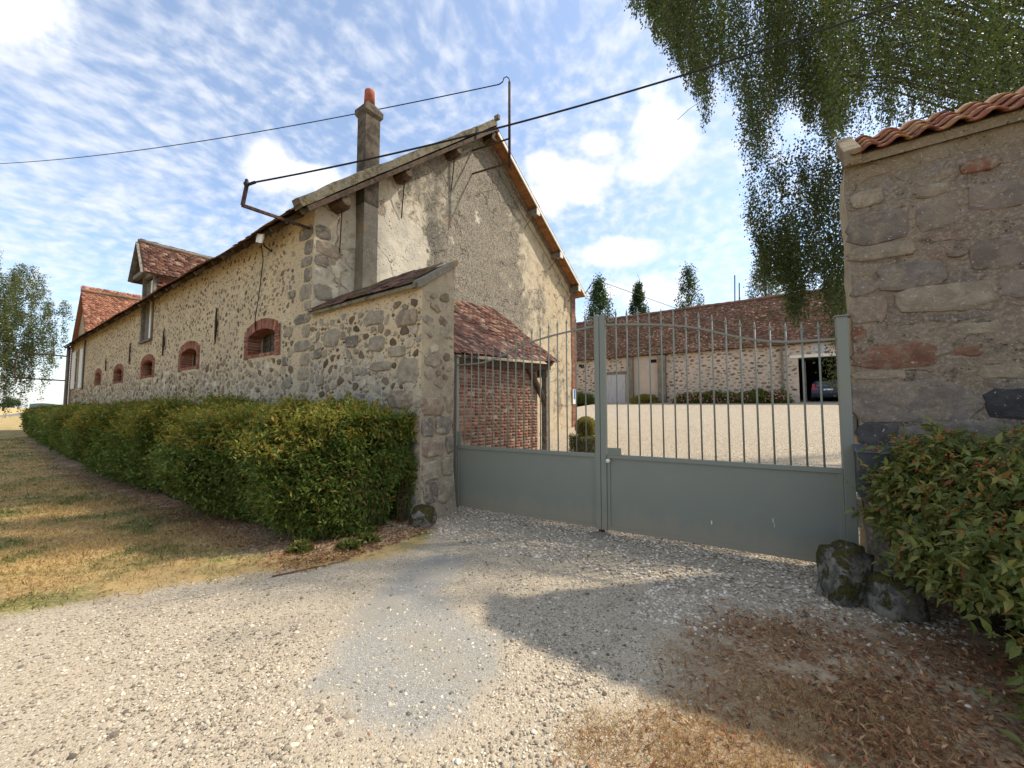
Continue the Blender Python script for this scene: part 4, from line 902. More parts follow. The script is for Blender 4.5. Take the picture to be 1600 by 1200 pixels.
quoins([(.15, .36, .15, .28), (.46, .34, .17, .34), (.20, .69, .15, .38), (.52, .71, .15, .24), (.24, 1.0, .14, .46), (.57, 1.03, .13, .16), (.14, 1.31, .14, .26), (.45, 1.33, .15, .34), (.24, 1.62, .14, .44), (.57, 1.64, .12, .16), (.2, 2.3, .1, .3), (.45, 2.75, .09, .26)], lambda a, z: PF(-.07 * max(0, (1.2 - z) / 1.2), a, z), tuple(D2), GNn, gw, 'greystone', .03)
lo = darts([(.08, 1.9), (.6, 1.9), (.6, 3.3), (.08, 3.3)], list(rng.triangular(.02, .04, .09, 220)), 1.4, 1.15)
i1, Pp, Bb, sz = stones_on(lambda a, z: PF(0, a, z), tuple(D2), GNn, lo, .02); split_parts('stone', ST, i1, Pp, Bb, MAT['rub_lo'], gw, 30, size=sz, stuff_name='small_stones')
# coping
cdv = (D2 * .70 + UP * .50).normalized()
co = PF(.16, -.10, 3.36)
m_ = MB(); e0 = PF(.05, -.10, 3.34); e1 = PF(WT - .02, -.10, 3.34); vv = cdv * .92
m_.hexa([e0, e1, e1 + vv, e0 + vv, e0 + UP * .05, e1 + UP * .05, e1 + vv + UP * .05, e0 + vv + UP * .05]); m_.build('coping_bed', MAT['lichconc'], gw)
tiles('t', co + UP * .05, D1, cdv, 17, 7, MAT['mosstile'], gw, jit=1.8, lim=119)
m_ = MB(); e0 = PF(-.05, -.06, 3.33); e1 = PF(.15, -.06, 3.33); vv = cdv * .92
m_.hexa([e0, e1, e1 + vv, e0 + vv, e0 + UP * .12, e1 + UP * .12, e1 + vv + UP * .10, e0 + vv + UP * .10]); m_.build('end_slab', MAT['concrete'], gw, bevel=.01)

# --- lean-to shed
sx0, sx1, so = 1.1, 5.55, 2.25
shed = thing('lean_to_shed', BF(-1, 3, .3), 'brick lean-to shed with brown tile roof against the barn gable, behind the left gate leaf', 'shed')
zt, ze0, ze1 = 4.62, 2.62, 2.86
SFr = frame(BF(0, 0), -D1, D2)   # a outwards from the gable, b along it
m_ = MB(); a, b = so + .05, sx0
def ez(b): return ze0 + (ze1 - ze0) * (b - sx0) / (sx1 - sx0)
m_.addf([SFr(0, 2.9, zt - .05), SFr(0, sx1, zt - .05), SFr(so, sx1, ze1 - .04), SFr(so, .72, ze0 - .04)], [(0, 1, 2, 3)])
m_.build('roof_boarding', MAT['darkwood'], shed)
e = SFr(so + .06, sx1 + .03, ze1 - .04); dv = (SFr(0, sx1, zt) - SFr(so, sx1, ze1)); 
du = (SFr(so, sx0 - 1, ez(sx0 - 1)) - SFr(so, sx1, ze1))
tiles('t', e, du, dv, 28, int(dv.length / .088), MAT['tile'], shed, w=.17, ex=.088, lim=300, jit=1.6, clip=lambda a, b: a < 4.72 - 2.1 * b / dv.length)
m_ = MB(); m_.box(SFr, so - .32, so - .18, sx0 - .35, sx1 - .05, ze0 - .19, ze0 - .03)
beam = MB(); beam.beam(SFr(so - .25, sx0 - .35, ez(sx0) - .16), SFr(so - .25, sx1 - .05, ze1 - .16), .15, .16); beam.build('eave_beam', MAT['darkwood'], shed)
m_ = MB(); m_.beam(SFr(-.02, sx1 - .2, zt - .15), SFr(so - .05, sx1 - .2, ze1 - .10), .10, .12); m_.build('rafter', MAT['oldwood'], shed)
wy = so - .30; bw1 = sx1 - .55
m_ = MB(); m_.box(SFr, wy - .20, wy, sx0 - .4, bw1, -.05, 2.62); bwall = m_.build('brick_wall', MAT['brickmortar'], shed)
P = []; B = []
j = 0; zz = .1
while zz < 2.58:
    a = sx0 - .4 + (0 if j % 2 else -.12)
    while a < bw1:
        l_ = .215 if random.random() < .72 else .10
        if a + l_ > bw1: l_ = bw1 - a
        if l_ > .05 and random.random() > .02:
            P.append(tuple(SFr(wy, a + l_ / 2, zz + random.gauss(0, .003)))); X, Y, Z = D2 * (l_ - .012), D1 * random.uniform(.012, .03), UP * .052 + D2 * random.gauss(0, .001); B.append([[X.x, Y.x, Z.x], [X.y, Y.y, Z.y], [X.z, Y.z, Z.z]])
        a += l_ + .012
    zz += .072; j += 1
P = np.array(P); B = np.array(B); split_parts('brick', BRK, rng.integers(0, 6, len(P)), P, B, MAT['shedbrick'], bwall, 300, stuff_name='brick_mass')
m_ = MB(); m_.beam(SFr(so - .25, sx1 - .22, 0.1), SFr(so - .25, sx1 - .22, ze1 - .24), .15, .15, up=tuple(D1)); m_.build('post', MAT['oldwood'], shed)
m_ = MB(); m_.tube([SFr(so - .25, sx1 - 1.05, ze1 - .26), SFr(so - .24, sx1 - .62, 2.15), SFr(so - .25, sx1 - .27, 1.72)], [.075, .08, .07], 7); m_.build('brace', MAT['darkwood'], shed)
m_ = MB(); m_.beam(SFr(0, sx1 - .2, ze1 - .34), SFr(so - .2, sx1 - .2, ze1 - .34), .16, .2); m_.build('tie_beam', MAT['darkwood'], shed)

# --- roof mast and bracket arm, lamp, sign frame
mast = thing('service_mast', BF(-.5, 5.9, 9.6), 'rusty iron service mast on two brackets beside the barn ridge', 'cable mast')
mx = BF(-.95, 5.30, 0)
def at(px, py, depth):
    d = dir_of(px, py); return Vector((0, 0, EYE)) + d * (depth / d.y)
dM = 10.85
top = at(796, 128, dM); bot = Vector((top.x, top.y, 0)) ; bz = at(806, 262, dM).z; bot.z = bz
top.z = at(796, 128, dM).z
m_ = MB(); m_.tube([bot, (bot + top) / 2, top], [.04, .038, .036], 8); m_.build('pole', MAT['iron'], mast, True)
m_ = MB(); pp = [top, top + Vector((-.01, 0, .10)), top + Vector((-.08, -.01, .15)), top + Vector((-.16, -.02, .10)), top + Vector((-.19, -.03, -.02)), top + Vector((-.30, -.05, -.12))]; m_.tube(pp, .016, 6); m_.build('cable_hook', MAT['cable'], mast, True)
for f_, s_ in ((.08, 5.55), (.45, 5.15)):
    p = bot.lerp(top, f_ * .75); ss_ = (Vector(p) - C0).dot(D2); wall_p = BF(0, ss_ - .35, p.z - .12)
    m_ = MB(); m_.beam(p, wall_p, .035, .035); m_.build('bracket', MAT['iron'], mast)
arm = thing('insulator_arm', BF(.1, 0, 5.1), 'rusty bracket arm with a cable insulator under the barn eave', 'bracket')
q0 = BF(.12, -.02, 5.10); q1 = at(379, 321, 5.9); q2 = at(385, 292, 5.9)
m_ = MB(); m_.beam(q0, q1, .045, .045); m_.build('arm_bar', MAT['iron'], arm)
m_ = MB(); m_.beam(q1, q2, .04, .04, up=(0, 1, 0)); m_.build('upright', MAT['iron'], arm)
m_ = MB(); m_.tube([q2 - UP * .02, q2 + UP * .05, q2 + UP * .07, q2 + UP * .12], [.02, .045, .03, .02], 10); m_.tube([q2 + UP * .03, q2 + Vector((.09, 0, .06)), q2 + Vector((.14, -.01, .07))], .022, 7); m_.build('insulator', MAT['gatedark'], arm, True)
def wire(name, pts, sag, label, r=.012, n=28):
    m_ = MB(); a, b = Vector(pts[0]), Vector(pts[1]); L = [a.lerp(b, i / n) - UP * sag * 4 * (i / n) * (1 - i / n) for i in range(n + 1)]
    m_.tube(L, r, 5); o = m_.build(name, MAT['cable'], None, True); tag(o, label, 'cable'); return o
wire('overhead_cable', (q2 + Vector((.14, -.01, .07)), at(1620, -75, 4.6)), .28, 'black cable from the bracket arm across the gable towards the birch', .014)
wire('overhead_cable', (top + Vector((-.30, -.05, -.12)), at(-160, 255, 26)), .9, 'black cable running left from the mast to beyond the frame', .016, 40)
q3 = rf(OV, BS + .25, .1)
m_ = MB(); m_.tube([q3 - UP * .25, q3 + UP * .05, q3 + Vector((.25, -.05, .42)), q3 + Vector((.42, -.08, .50)), q3 + Vector((.7, -.05, .46))], .018, 6)
m_.tube([q3 + Vector((.7, -.05, .46)).lerp(Vector((16, 12, -.2)), i / 20) - UP * 0 for i in range(21)], .013, 5)
tag(m_.build('overhead_cable', MAT['cable'], None, True), 'thin cable from the barn rear eave over the courtyard', 'cable')
lamp = thing('floodlight', BF(1.5, -.25, 5.15), 'small white floodlight under the barn eave with a hanging cable', 'lamp')
lp = BF(1.45, -.38, 5.12)
m_ = MB(); m_.obox(lp, D1 * .14 + UP * .05, D2 * .02 + UP * .012, UP * .085 - D1 * .03); m_.build('lamp_head', MAT['white'], lamp, bevel=.01)
m_ = MB(); m_.tube([lp - D1 * .05 + D2 * .02 - UP * .03, BF(1.7, -.2, 5.08), BF(1.75, -.02, 5.02)], .018, 6); m_.build('bracket', MAT['gatedark'], lamp)
m_ = MB(); m_.tube([BF(1.6, -.3, 5.08), BF(2.1, -.05, 4.9), BF(2.25, -.035, 4.3), BF(2.40, -.05, 3.6), BF(2.41, -.02, 3.32)], .011, 5); m_.build('cable', MAT['cable'], lamp, True)
sg = thing('sign_frame', BF(28.9, 0, 4), 'dark iron frame projecting from the far corner of the barn', 'bracket')
for zz in (3.1, 4.6):
    m_ = MB(); m_.beam(BF(28.9, -.1, zz + .15), BF(29.6, -2.1, zz + .25), .07, .07); m_.build('arm_bar', MAT['iron'], sg)
m_ = MB(); m_.beam(BF(29.6, -2.1, 3.3), BF(29.6, -2.1, 4.9), .04, .04, up=(1, 0, 0)); m_.build('upright', MAT['iron'], sg)
pl_ = MB(); pl_.box(GG, .05, .07, 10.72, 10.98, 1.75, 2.35); sgn = pl_.build('wall_plaque', MAT['white'], None)
tag(sgn, 'small white and blue plate on the brick corner of the barn', 'sign')
m2 = MB(); m2.box(GG, .071, .075, 10.79, 10.91, 1.95, 2.34); MAT['blue'] = mat('blue_enamel', lambda n: dict(c=(.05, .16, .45), r=.4)); m2.build('blue_band', MAT['blue'], sgn)

# ---------------------------------------------------------------- house at the far end
house = thing('house', BF(31, 2, 0), 'house with steep red tile roof beyond the far end of the barn', 'house')
HF = frame(BF(29.2, .55), D1, D2)
m_ = MB(); m_.addf([HF(0, .25, 0), HF(0, 12, 0), HF(0, 12, 6.1), HF(0, .25, 6.1)], [(0, 1, 2, 3)]); m_.addf([HF(0, .25, 0), HF(5.4, .25, 0), HF(5.4, .25, 6.1), HF(2.7, .25, 9.4), HF(0, .25, 6.1)], [(0, 1, 2, 3, 4)]); m_.addf([HF(5.4, .25, 0), HF(5.4, 12, 0), HF(5.4, 12, 6.1), HF(5.4, .25, 6.1)], [(0, 1, 2, 3)])
m_.build('wall', MAT['mortar'], house)
m_ = MB(); m_.addf([HF(-.3, 0, 5.85), HF(-.3, 12, 5.85), HF(2.7, 12, 9.5), HF(2.7, 0, 9.5), HF(5.7, 0, 5.85), HF(5.7, 12, 5.85)], [(0, 1, 2, 3), (3, 2, 5, 4)]); m_.build('roof', MAT['redtile'], house)
tiles('t', HF(-.36, 0, 5.84), D2, (D1 * 3.0 + UP * 3.65), 70, 44, MAT['redtile'], house, w=.17, ex=.12, jit=1.5)
m_ = MB(); m_.tube([HF(2.7, .0 + i * .4, 9.57 + .03 * (i % 2)) for i in range(31)], .13, 8); m_.build('ridge_tile', MAT['fartile'], house, True)
m_ = MB(); m_.box(HF, 1.2, 1.9, 4.6, 5.3, 6.3, 8.9); c1 = m_.build('chimney', MAT['farwall'], house)
m_ = MB(); cc = HF(1.55, 4.95, 0); m_.tube([cc + UP * z for z in (8.9, 9.05, 9.1, 9.5, 9.52, 9.6, 9.75, 9.85)], [.3, .3, .16, .14, .34, .36, .2, .05], 12); m_.build('chimney_cowl', MAT['concrete'], c1, True)
m_ = MB(); m_.box(HF, .6, 1.2, 6.2, 6.9, 6.0, 8.3); c1 = m_.build('chimney', MAT['brick'], house)

# ---------------------------------------------------------------- far barn across the courtyard
fb_ = thing('courtyard_barn', FF(5, 0, 2), 'long low barn with weathered brown tile roof across the courtyard', 'barn')
FG = 1.85; FE = 6.42; FR = 10.7; FD = 4.4
gar = (-3.1, 0.0, FG - .3, 5.12)
m_ = MB(); wallband(m_, FF, -14, 24, FG - .6, FE, [gar], .5); m_.build('wall', MAT['farwall'], fb_)
m_ = MB(); m_.addf([FF(-14, 0, 1), FF(-14, FD * 2, 1), FF(-14, FD * 2, FE), FF(-14, FD, FR), FF(-14, 0, FE)], [(0, 1, 2, 3, 4)]); m_.addf([FF(-14, FD * 2, 1), FF(24, FD * 2, 1), FF(24, FD * 2, FE), FF(-14, FD * 2, FE)], [(0, 1, 2, 3)]); m_.build('rear_wall', MAT['farwall'], fb_)
m_ = MB(); m_.addf([FF(-14.3, -.3, FE - .29), FF(24, -.3, FE - .29), FF(24, FD, FR), FF(-14.3, FD, FR), FF(24, FD * 2 + .3, FE - .29), FF(-14.3, FD * 2 + .3, FE - .29)], [(0, 1, 2, 3), (3, 2, 4, 5)]); m_.build('roof', MAT['fartile'], fb_)
tiles('t', FF(-13.8, -.36, FE - .32), D1, (D2 * 4.7 + UP * 4.57), 222, 51, MAT['fartile'], fb_, w=.17, ex=.125, jit=1.4)
m_ = MB(); m_.tube([FF(-14 + i * .4, FD, FR + .06 + .03 * (i % 2) + .05 * mnoise.noise(Vector((i * .1, 0, 0)))) for i in range(95)], .14, 8); m_.build('ridge_tile', MAT['fartile'], fb_, True)
m_ = MB(); m_.box(FF, -14, 24, -.28, -.2, FE - .36, FE - .26); m_.build('eave_board', MAT['darkwood'], fb_)
m_ = MB(); m_.box(FF, -3.3, -2.0 + 2.5, -.06, .0, 5.125, 5.33); m_.build('lintel', MAT['white'], fb_)
m_ = MB(); m_.box(FF, -3.3, .2, .45, 6.5, 5.0, 5.05); m_.box(FF, -3.35, -3.2, .51, 6.5, FG - .4, 5.0); m_.box(FF, .1, .2, .51, 6.5, FG - .4, 5.0); m_.box(FF, -3.2, .1, 6.5, 6.6, FG - .4, 5.0); m_.build('garage_lining', MAT['black'], fb_)  # bay walls in near-black, their shade put into the colour
m_ = MB(); m_.box(FF, -3.2, .1, .0, 6.5, 1.85, 2.01); m_.build('garage_floor', MAT['lane'], fb_)
m_ = MB(); m_.box(FF, -.42, -.36, .5, .56, FG, 4.9); m_.build('door_edge', MAT['oldwood'], fb_)
m_ = MB(); m_.box(FF, -1.75, -.75, -.04, 0, 5.5, 6.2); m_.build('shutter', MAT['greydoor'], fb_)
def ft(px):   # distance along the far wall where a sight line meets it
    a = (px - 800) / FPX; return (FA.x - a * FA.y) / (.811 + a * .585)
t0, t1 = ft(978), ft(943); m_ = MB(); m_.box(FF, t0, t1, -.06, .0, FG - .2, 4.55); dr_ = m_.build('door', MAT['greydoor'], fb_)
for i in range(8):
    m_ = MB(); a = t0 + (t1 - t0) * i / 8; m_.box(FF, a + .01, a + (t1 - t0) / 8 - .01, -.08, -.06, FG, 4.2); m_.build('plank', MAT['greydoor'], dr_)
m_ = MB(); m_.box(FF, t0 - .2, t1 + .2, -.07, .0, 4.62, 4.85); m_.build('lintel', MAT['oldwood'], fb_)
for (a, b) in ((991, 983), (1042, 1030)):
    m_ = MB(); m_.box(FF, ft(a), ft(b), -.35, .0, FG - .3, 6.0); m_.build('buttress', MAT['concrete'], fb_)
for (a, b, z) in ((1027, 1016, 5.45), (913, 905, 5.4)):
    m_ = MB(); m_.box(FF, ft(a), ft(b), -.02, .0, z, z + .28); m_.build('vent', MAT['black'], fb_)
m_ = MB(); m_.box(FF, ft(1226), ft(1222), -.2, -.08, FG, 6.2); m_.build('drainpipe', MAT['concrete'], fb_)
def ffb(u, z, r): return (gar[0] - .1 < u < .15 and z < 5.4) or (t0 - .3 < u < t1 + .3 and z < 4.9) or (ft(1030) < u < 12.8) or (ft(983) - .6 < u < ft(983) + .4)
lo = darts([(-9, FG), (22, FG), (22, FE - .2), (-9, FE - .2)], list(rng.triangular(.03, .06, .13, 15000)), 1.5, 1.12, ffb)
i1, Pp, Bb, sz = stones_on(lambda a, z: FF(a, 0, z), EU, EN, lo, .03, asp=1.6, jit=.2); scatter('rubble_stones', ST, i1, Pp, Bb, MAT['farrub'], fb_)
for i, (px, pt, h) in enumerate([(1148, 430, 1), (1155, 440, 1)]):
    p = FF(ft(px) + 4, FD, 0); m_ = MB(); p0_ = at(px, 480, 36); p1_ = at(px, 430 + i * 12, 36)
    m_.tube([p0_ - UP * .6, p1_], .05, 5); m_.build('antenna_rod', MAT['iron'], fb_)

# car in the open bay
MAT['carpaint'] = mat('dark_blue_car_paint', lambda n: dict(c=(.022, .04, .085), r=.25, s=.6))
MAT['tail'] = mat('red_lens', lambda n: dict(c=(.45, .02, .03), r=.25, s=.6))
MAT['rubber'] = mat('tyre_rubber', lambda n: dict(c=(.02, .02, .02), r=.9))
car = thing('parked_car', FF(-1.55, 1.0, 2.01), 'dark blue estate car parked tail outwards in the open barn bay', 'car')
CF = frame(FF(-1.62, .6, 2.03), D1, D2)
prof = [(0, .35), (-.02, .75), (.03, 1.0), (.35, 1.48), (1.0, 1.58), (2.2, 1.52), (3.0, 1.05), (4.3, .92), (4.6, .6), (4.6, .3), (.05, .28)]
m_ = MB(); rings = []
for w_, k_ in ((-.93, .97), (-.82, 1.0), (.82, 1.0), (.93, .97)):
    rings.append([CF(w_ * (1 if z < 1.05 else .80), y, z * k_ if z > .5 else z) for y, z in prof])
for a, b in zip(rings, rings[1:]):
    n_ = len(prof); m_.addf(a + b, [(i, (i + 1) % n_, n_ + (i + 1) % n_, n_ + i) for i in range(n_)])
m_.addf(rings[0], [tuple(range(len(prof)))]); m_.addf(rings[-1], [tuple(range(len(prof)))])
m_.build('body', MAT['carpaint'], car, bevel=.03)
m_ = MB(); m_.hexa([CF(-.66, .06, 1.06), CF(.66, .06, 1.06), CF(.66, .1, 1.06), CF(-.66, .1, 1.06), CF(-.60, .30, 1.44), CF(.60, .30, 1.44), CF(.6, .35, 1.44), CF(-.6, .35, 1.44)]); m_.build('rear_window', MAT['glass'], car)
for sd in (-1, 1):
    m_ = MB(); m_.box(CF, min(sd * .58, sd * .90), max(sd * .58, sd * .90), -.045, .03, .80, .95); m_.box(CF, min(sd * .74, sd * .88), max(sd * .74, sd * .88), -.03, .10, .95, 1.25); m_.build('tail_light', MAT['tail'], car, bevel=.01)
    m_ = MB(); m_.tube([CF(sd * .62, .5, 1.58), CF(sd * .62, 1.2, 1.66), CF(sd * .62, 2.1, 1.58)], .02, 6); m_.build('roof_rail', MAT['gatedark'], car)
    for y_ in (.95, 3.75):
        m_ = MB(); m_.tube([CF(sd * .70, y_, .32), CF(sd * .94, y_, .32)], .33, 18); wv = m_.build('wheel', MAT['rubber'], car); m2 = MB(); m2.tube([CF(sd * .935, y_, .32), CF(sd * .95, y_, .32)], .2, 14); m2.build('rim', MAT['concrete'], wv)
m_ = MB(); m_.box(CF, -.26, .26, -.05, -.03, .78, .89); m_.build('number_plate', MAT['white'], car)
m_ = MB(); m_.box(CF, -.9, .9, -.07, .05, .36, .58); m_.build('bumper', MAT['gatedark'], car, bevel=.02)

# ---------------------------------------------------------------- the gate
gate = thing('gate', GF(2.35, 0, 0), 'grey-green steel double gate with solid lower panels and spiked bars', 'gate')
m_ = MB(); m_.box(GF, -.055, .0, -.03, .03, .05, 2.42); m_.box(GF, -.085, .03, -.045, .045, 2.421, 2.45); m_.build('hinge_post', MAT['gate'], gate, bevel=.004)
m_ = MB(); m_.box(GF, 4.795, 4.885, -.045, .045, .05, 2.50); m_.box(GF, 4.78, 4.90, -.06, .06, 2.501, 2.515); m_.build('hinge_post', MAT['gate'], gate, bevel=.004)
for u0, u1 in ((2.295, 2.362), (2.368, 2.44)):
    m_ = MB(); m_.box(GF, u0, u1, -.04, .03, .05, 2.80); pk = (u0 + u1) / 2
    m_.hexa([GF(u0, -.04, 2.801), GF(u1, -.04, 2.801), GF(u1, .03, 2.801), GF(u0, .03, 2.801), GF(pk - .01, -.01, 2.84), GF(pk + .01, -.01, 2.84), GF(pk + .01, .0, 2.84), GF(pk - .01, .0, 2.84)]); m_.build('meeting_stile', MAT['gate'], gate, bevel=.004)
top_c = [(0, 2.288), (.347, 2.289), (.494, 2.298), (.643, 2.327), (.904, 2.398), (1.043, 2.455), (1.287, 2.54), (1.577, 2.60), (1.838, 2.635), (2.101, 2.664), (2.295, 2.68)]
def tc(u):
    x = [a for a, b in top_c]; y = [b for a, b in top_c]; return float(np.interp(u, x, y))
def tz(leaf_, u):
    v = sum(tc(min(2.295, max(0, (u if leaf_ == 0 else 4.795 - u) + d))) for d in (-.12, -.06, 0, .06, .12)) / 5
    return v + (.05 * math.exp(-((u - 4.75) / .35) ** 2) * 0 if leaf_ else 0)
for leaf_, (u0, u1) in enumerate(((0.0, 2.295), (2.44, 4.795))):
    m_ = MB(); m_.box(GF, u0 + .001, u1 - .001, -.025, .025, .955, 1.005); m_.build('middle_rail', MAT['gate'], gate, bevel=.003)
    m_ = MB(); m_.box(GF, u0 + .001, u1 - .001, -.025, .025, .06, .10); m_.build('bottom_rail', MAT['gate'], gate, bevel=.003)
    for ua, ub in ((u0 + .001, u0 + .04), (u1 - .04, u1 - .001)):
        m_ = MB(); m_.box(GF, ua, ub, -.022, .022, .101, .954); m_.build('panel_stile', MAT['gate'], gate, bevel=.003)
    m_ = MB(); m_.box(GF, u0 + .03, u1 - .03, -.005, .006, .09, .965); m_.build('lower_panel', MAT['gate'], gate)
    m_ = MB(); n_ = 40; L = [(u0 + (u1 - u0) * i / n_) for i in range(n_ + 1)]
    for a, b in zip(L, L[1:]):
        za, zb = tz(leaf_, a), tz(leaf_, b)
        m_.hexa([GF(a, -.014, za - .010), GF(b, -.014, zb - .010), GF(b, .014, zb - .010), GF(a, .014, za - .010), GF(a, -.014, za + .010), GF(b, -.014, zb + .010), GF(b, .014, zb + .010), GF(a, .014, za + .010)])
    m_.build('top_rail', MAT['gate'], gate)
    nb_ = 16
    for i in range(nb_):
        u = u0 + (u1 - u0) * (i + 1) / (nb_ + 1) + (.0 if leaf_ else 0); z1 = tz(leaf_, u) + .125
        m_ = MB(); m_.tube([GF(u, 0, z) for z in (1.005, z1)], .0095, 8, True); m_.tube([GF(u, 0, z) for z in (z1 - .01, z1 + .005, z1 + .02, z1 + .075)], [.0095, .0135, .012, .001], 8); m_.build('bar', MAT['gate'], gate, True)
    sd = -1 if leaf_ == 0 else 1; cx_ = 2.295 if leaf_ == 0 else 2.44; cz_ = tz(leaf_, cx_) + .10
    m_ = MB(); sp = []
    for i in range(30):
        a = i / 29 * 3.3 * math.pi; r = .062 * (1 - i / 29 * .80); sp.append(GF(cx_ + sd * (.065 + r * math.cos(a + math.pi) * 1.0), 0, cz_ - .02 + r * math.sin(a + math.pi) * -1 * 1.0 - .0))
    m_.tube([GF(cx_ + sd * .004, 0, cz_ + .09)] + sp, .008, 6); m_.build('scroll', MAT['gate'], gate, True)
m_ = MB(); m_.box(GF, 2.45, 2.63, -.034, -.026, 1.006, 1.09)
for u in (2.50, 2.58): m_.tube([GF(u, -.034, 1.05), GF(u, -.042, 1.05)], .012, 8)
m_.build('lock_plate', MAT['gate'], gate)
m_ = MB(); m_.tube([GF(2.475, -.03, .93), GF(2.475, -.07, .93)], .012, 8); m_.sphere(GF(2.475, -.085, .93), .028); m_.build('knob', MAT['white'], gate, True)
m_ = MB(); m_.box(GF, .02, .10, -.036, -.026, 1.01, 1.22); m_.build('hinge_plate', MAT['gate'], gate)
m_ = MB(); m_.box(GF, -.30, -.055, -.02, .02, 2.38, 2.405); m_.box(GF, 4.885, 5.15, -.02, .02, 2.49, 2.515); m_.box(GF, 4.885, 5.10, -.01, .01, .93, .95); m_.build('hinge_bracket', MAT['gate'], gate)
m_ = MB(); m_.box(GF, 2.33, 2.39, -.06, .03, -.02, .05); m_.box(GF, -.06, .0, -.04, .04, 0, .05); m_.build('drop_bolt', MAT['iron'], gate)
m_ = MB(); m_.box(GF, 3.62, 3.633, -.0265, -.0255, .30, .34)
m_.obox(GF(4.205, -.0065, .42), GD * .003, GN * .001, UP * .022); m_.obox(GF(4.215, -.0065, .37), GD * .002, GN * .001, UP * .02); m_.build('paint_scratch', MAT['white'], gate)
for u, v, r, h, lb_ in ((2.36, -.1, .15, .02, 'flat worn stone set in the gravel below the meeting of the gate leaves'), (-.12, -.10, .2, .03, 'flat worn stone at the foot of the left gate pier')):
    m_ = MB(); m_.sphere(GF(u, v, 0), r, r * .7, h * 1.6); o = m_.build('threshold_stone', MAT['greystone'], None, True); tag(o, lb_, 'stone')
pb = thing('photocell', PF(-.1, .5, .7), 'small black photocell on the left gate pier', 'sensor')
m_ = MB(); m_.box(GF, -.20, -.155, -.20, -.14, .52, .66); m_.build('casing', MAT['gatedark'], pb, bevel=.004); m_ = MB(); m_.box(GF, -.155, -.150, -.19, -.15, .56, .64); m_.build('lens', MAT['white'], pb)

# ---------------------------------------------------------------- right-hand wall
rw = thing('boundary_wall', RF(.5, 0, 0), 'tall brown fieldstone wall with red tile coping right of the gate', 'wall')
RW = 7.5; RH = 4.0
def rpt(u, v):
    a = RW * u ** 1.5; z = -.05 + (RH + .05) * v; n_ = .03 * mnoise.noise(Vector((a * 1.6, z * 1.6, 31))) + .014 * mnoise.noise(Vector((a * 6, z * 6, 31))) + .006 * mnoise.noise(Vector((a * 17, z * 17, 31)))
    bt = .02 * (RH - z) / RH
    return RF(a + (bt - .03 + .02 * mnoise.noise(Vector((z * 2, 7, 7)))) * (1 - min(1, a / .3)), -n_ * min(1, a / .1) - bt, z)
m_ = MB(); m_.grid(rpt, 150, 130); m_.build('front_face', MAT['brownmortar'], rw, True)
def rep(u, v):
    z = -.05 + (RH + .05) * v + (.42 * u * v); e = rpt(0, v); return e + D2 * .55 * u + D1 * (.03 * mnoise.noise(Vector((u * 2, z * 3, 11)))) * (1 if 0 < u < 1 else 0)
m_ = MB(); m_.grid(rep, 8, 60); m_.build('end_face', MAT['greymortar'], rw, True)
m_ = MB(); m_.addf([RF(0, .55, 0), RF(RW, .55, 0), RF(RW, .55, RH + .42), RF(0, .55, RH + .42)], [(0, 1, 2, 3)]); m_.addf([RF(RW, 0, 0), RF(RW, .55, 0), RF(RW, .55, RH + .42), RF(RW, 0, RH)], [(0, 1, 2, 3)]); m_.build('rear_face', MAT['brownmortar'], rw)
def rpx(px, py):
    d = dir_of(px, py); o_ = Vector((0, 0, EYE)); k_ = (R0 - o_).dot(D2) / d.dot(D2); q = o_ + d * k_; return (q - R0).dot(-D1), q.z
def rstone(x0, y0, x1, y1, m, proud=.035, tilt=0):
    a0, zt_ = rpx(x0, y0); a1, _ = rpx(x1, y0); am_, zb_ = rpx((x0 + x1) / 2, y1); _, zt2 = rpx((x0 + x1) / 2, y0)
    wd = a1 - a0; h = zt2 - zb_; cx_, cz_ = (a0 + a1) / 2, (zt2 + zb_) / 2
    e = (-D1 * math.cos(tilt) + UP * math.sin(tilt)); f_ = (UP * math.cos(tilt) + D1 * math.sin(tilt)); X, Y, Z = e * wd * 1.10, -D2 * proud, f_ * h * 1.18
    k_ = random.randrange(8); place('stone', shared(f'stone|q{m}|{k_}', *STQ[k_], MAT[m]), RF(cx_, -.012, cz_), [[X.x, Y.x, Z.x], [X.y, Y.y, Z.y], [X.z, Y.z, Z.z]], rw)
    RS_.append((cx_, cz_, wd, h))
RS_ = []
for a in [(1324, 335, 1412, 378, 'bigstone'), (1326, 383, 1422, 404, 'palestone'), (1510, 288, 1602, 328, 'bigstone'), (1432, 318, 1492, 356, 'bigstone'), (1372, 412, 1472, 448, 'bigstone'), (1515, 376, 1600, 418, 'bigstone'), (1402, 446, 1552, 484, 'bigstone'), (1328, 466, 1382, 502, 'bigstone'), (1334, 540, 1456, 574, 'redstone'), (1488, 541, 1538, 557, 'redstone'), (1332, 598, 1522, 656, 'bigstone'), (1540, 610, 1625, 652, 'darkstone'), (1340, 662, 1400, 696, 'darkstone'), (1500, 505, 1560, 522, 'palestone'), (1562, 424, 1640, 462, 'bigstone'), (1330, 300, 1376, 322, 'palestone'), (1500, 250, 1560, 268, 'redstone'), (1332, 580, 1410, 592, 'palestone'), (1530, 570, 1600, 590, 'palestone'), (1420, 660, 1560, 712, 'bigstone'), (1340, 705, 1450, 760, 'bigstone'), (1330, 512, 1352, 534, 'redstone'), (1430, 290, 1480, 308, 'palestone'), (1640, 300, 1760, 350, 'bigstone'), (1660, 480, 1800, 540, 'bigstone'), (1650, 380, 1740, 430, 'bigstone')]:
    rstone(*a, proud=random.uniform(.010, .020), tilt=random.uniform(-.04, .04))
def fr_(u, z, r): return any(abs(u - a) < c / 2 + r and abs(z - b) < d / 2 + r * .9 for a, b, c, d in RS_)
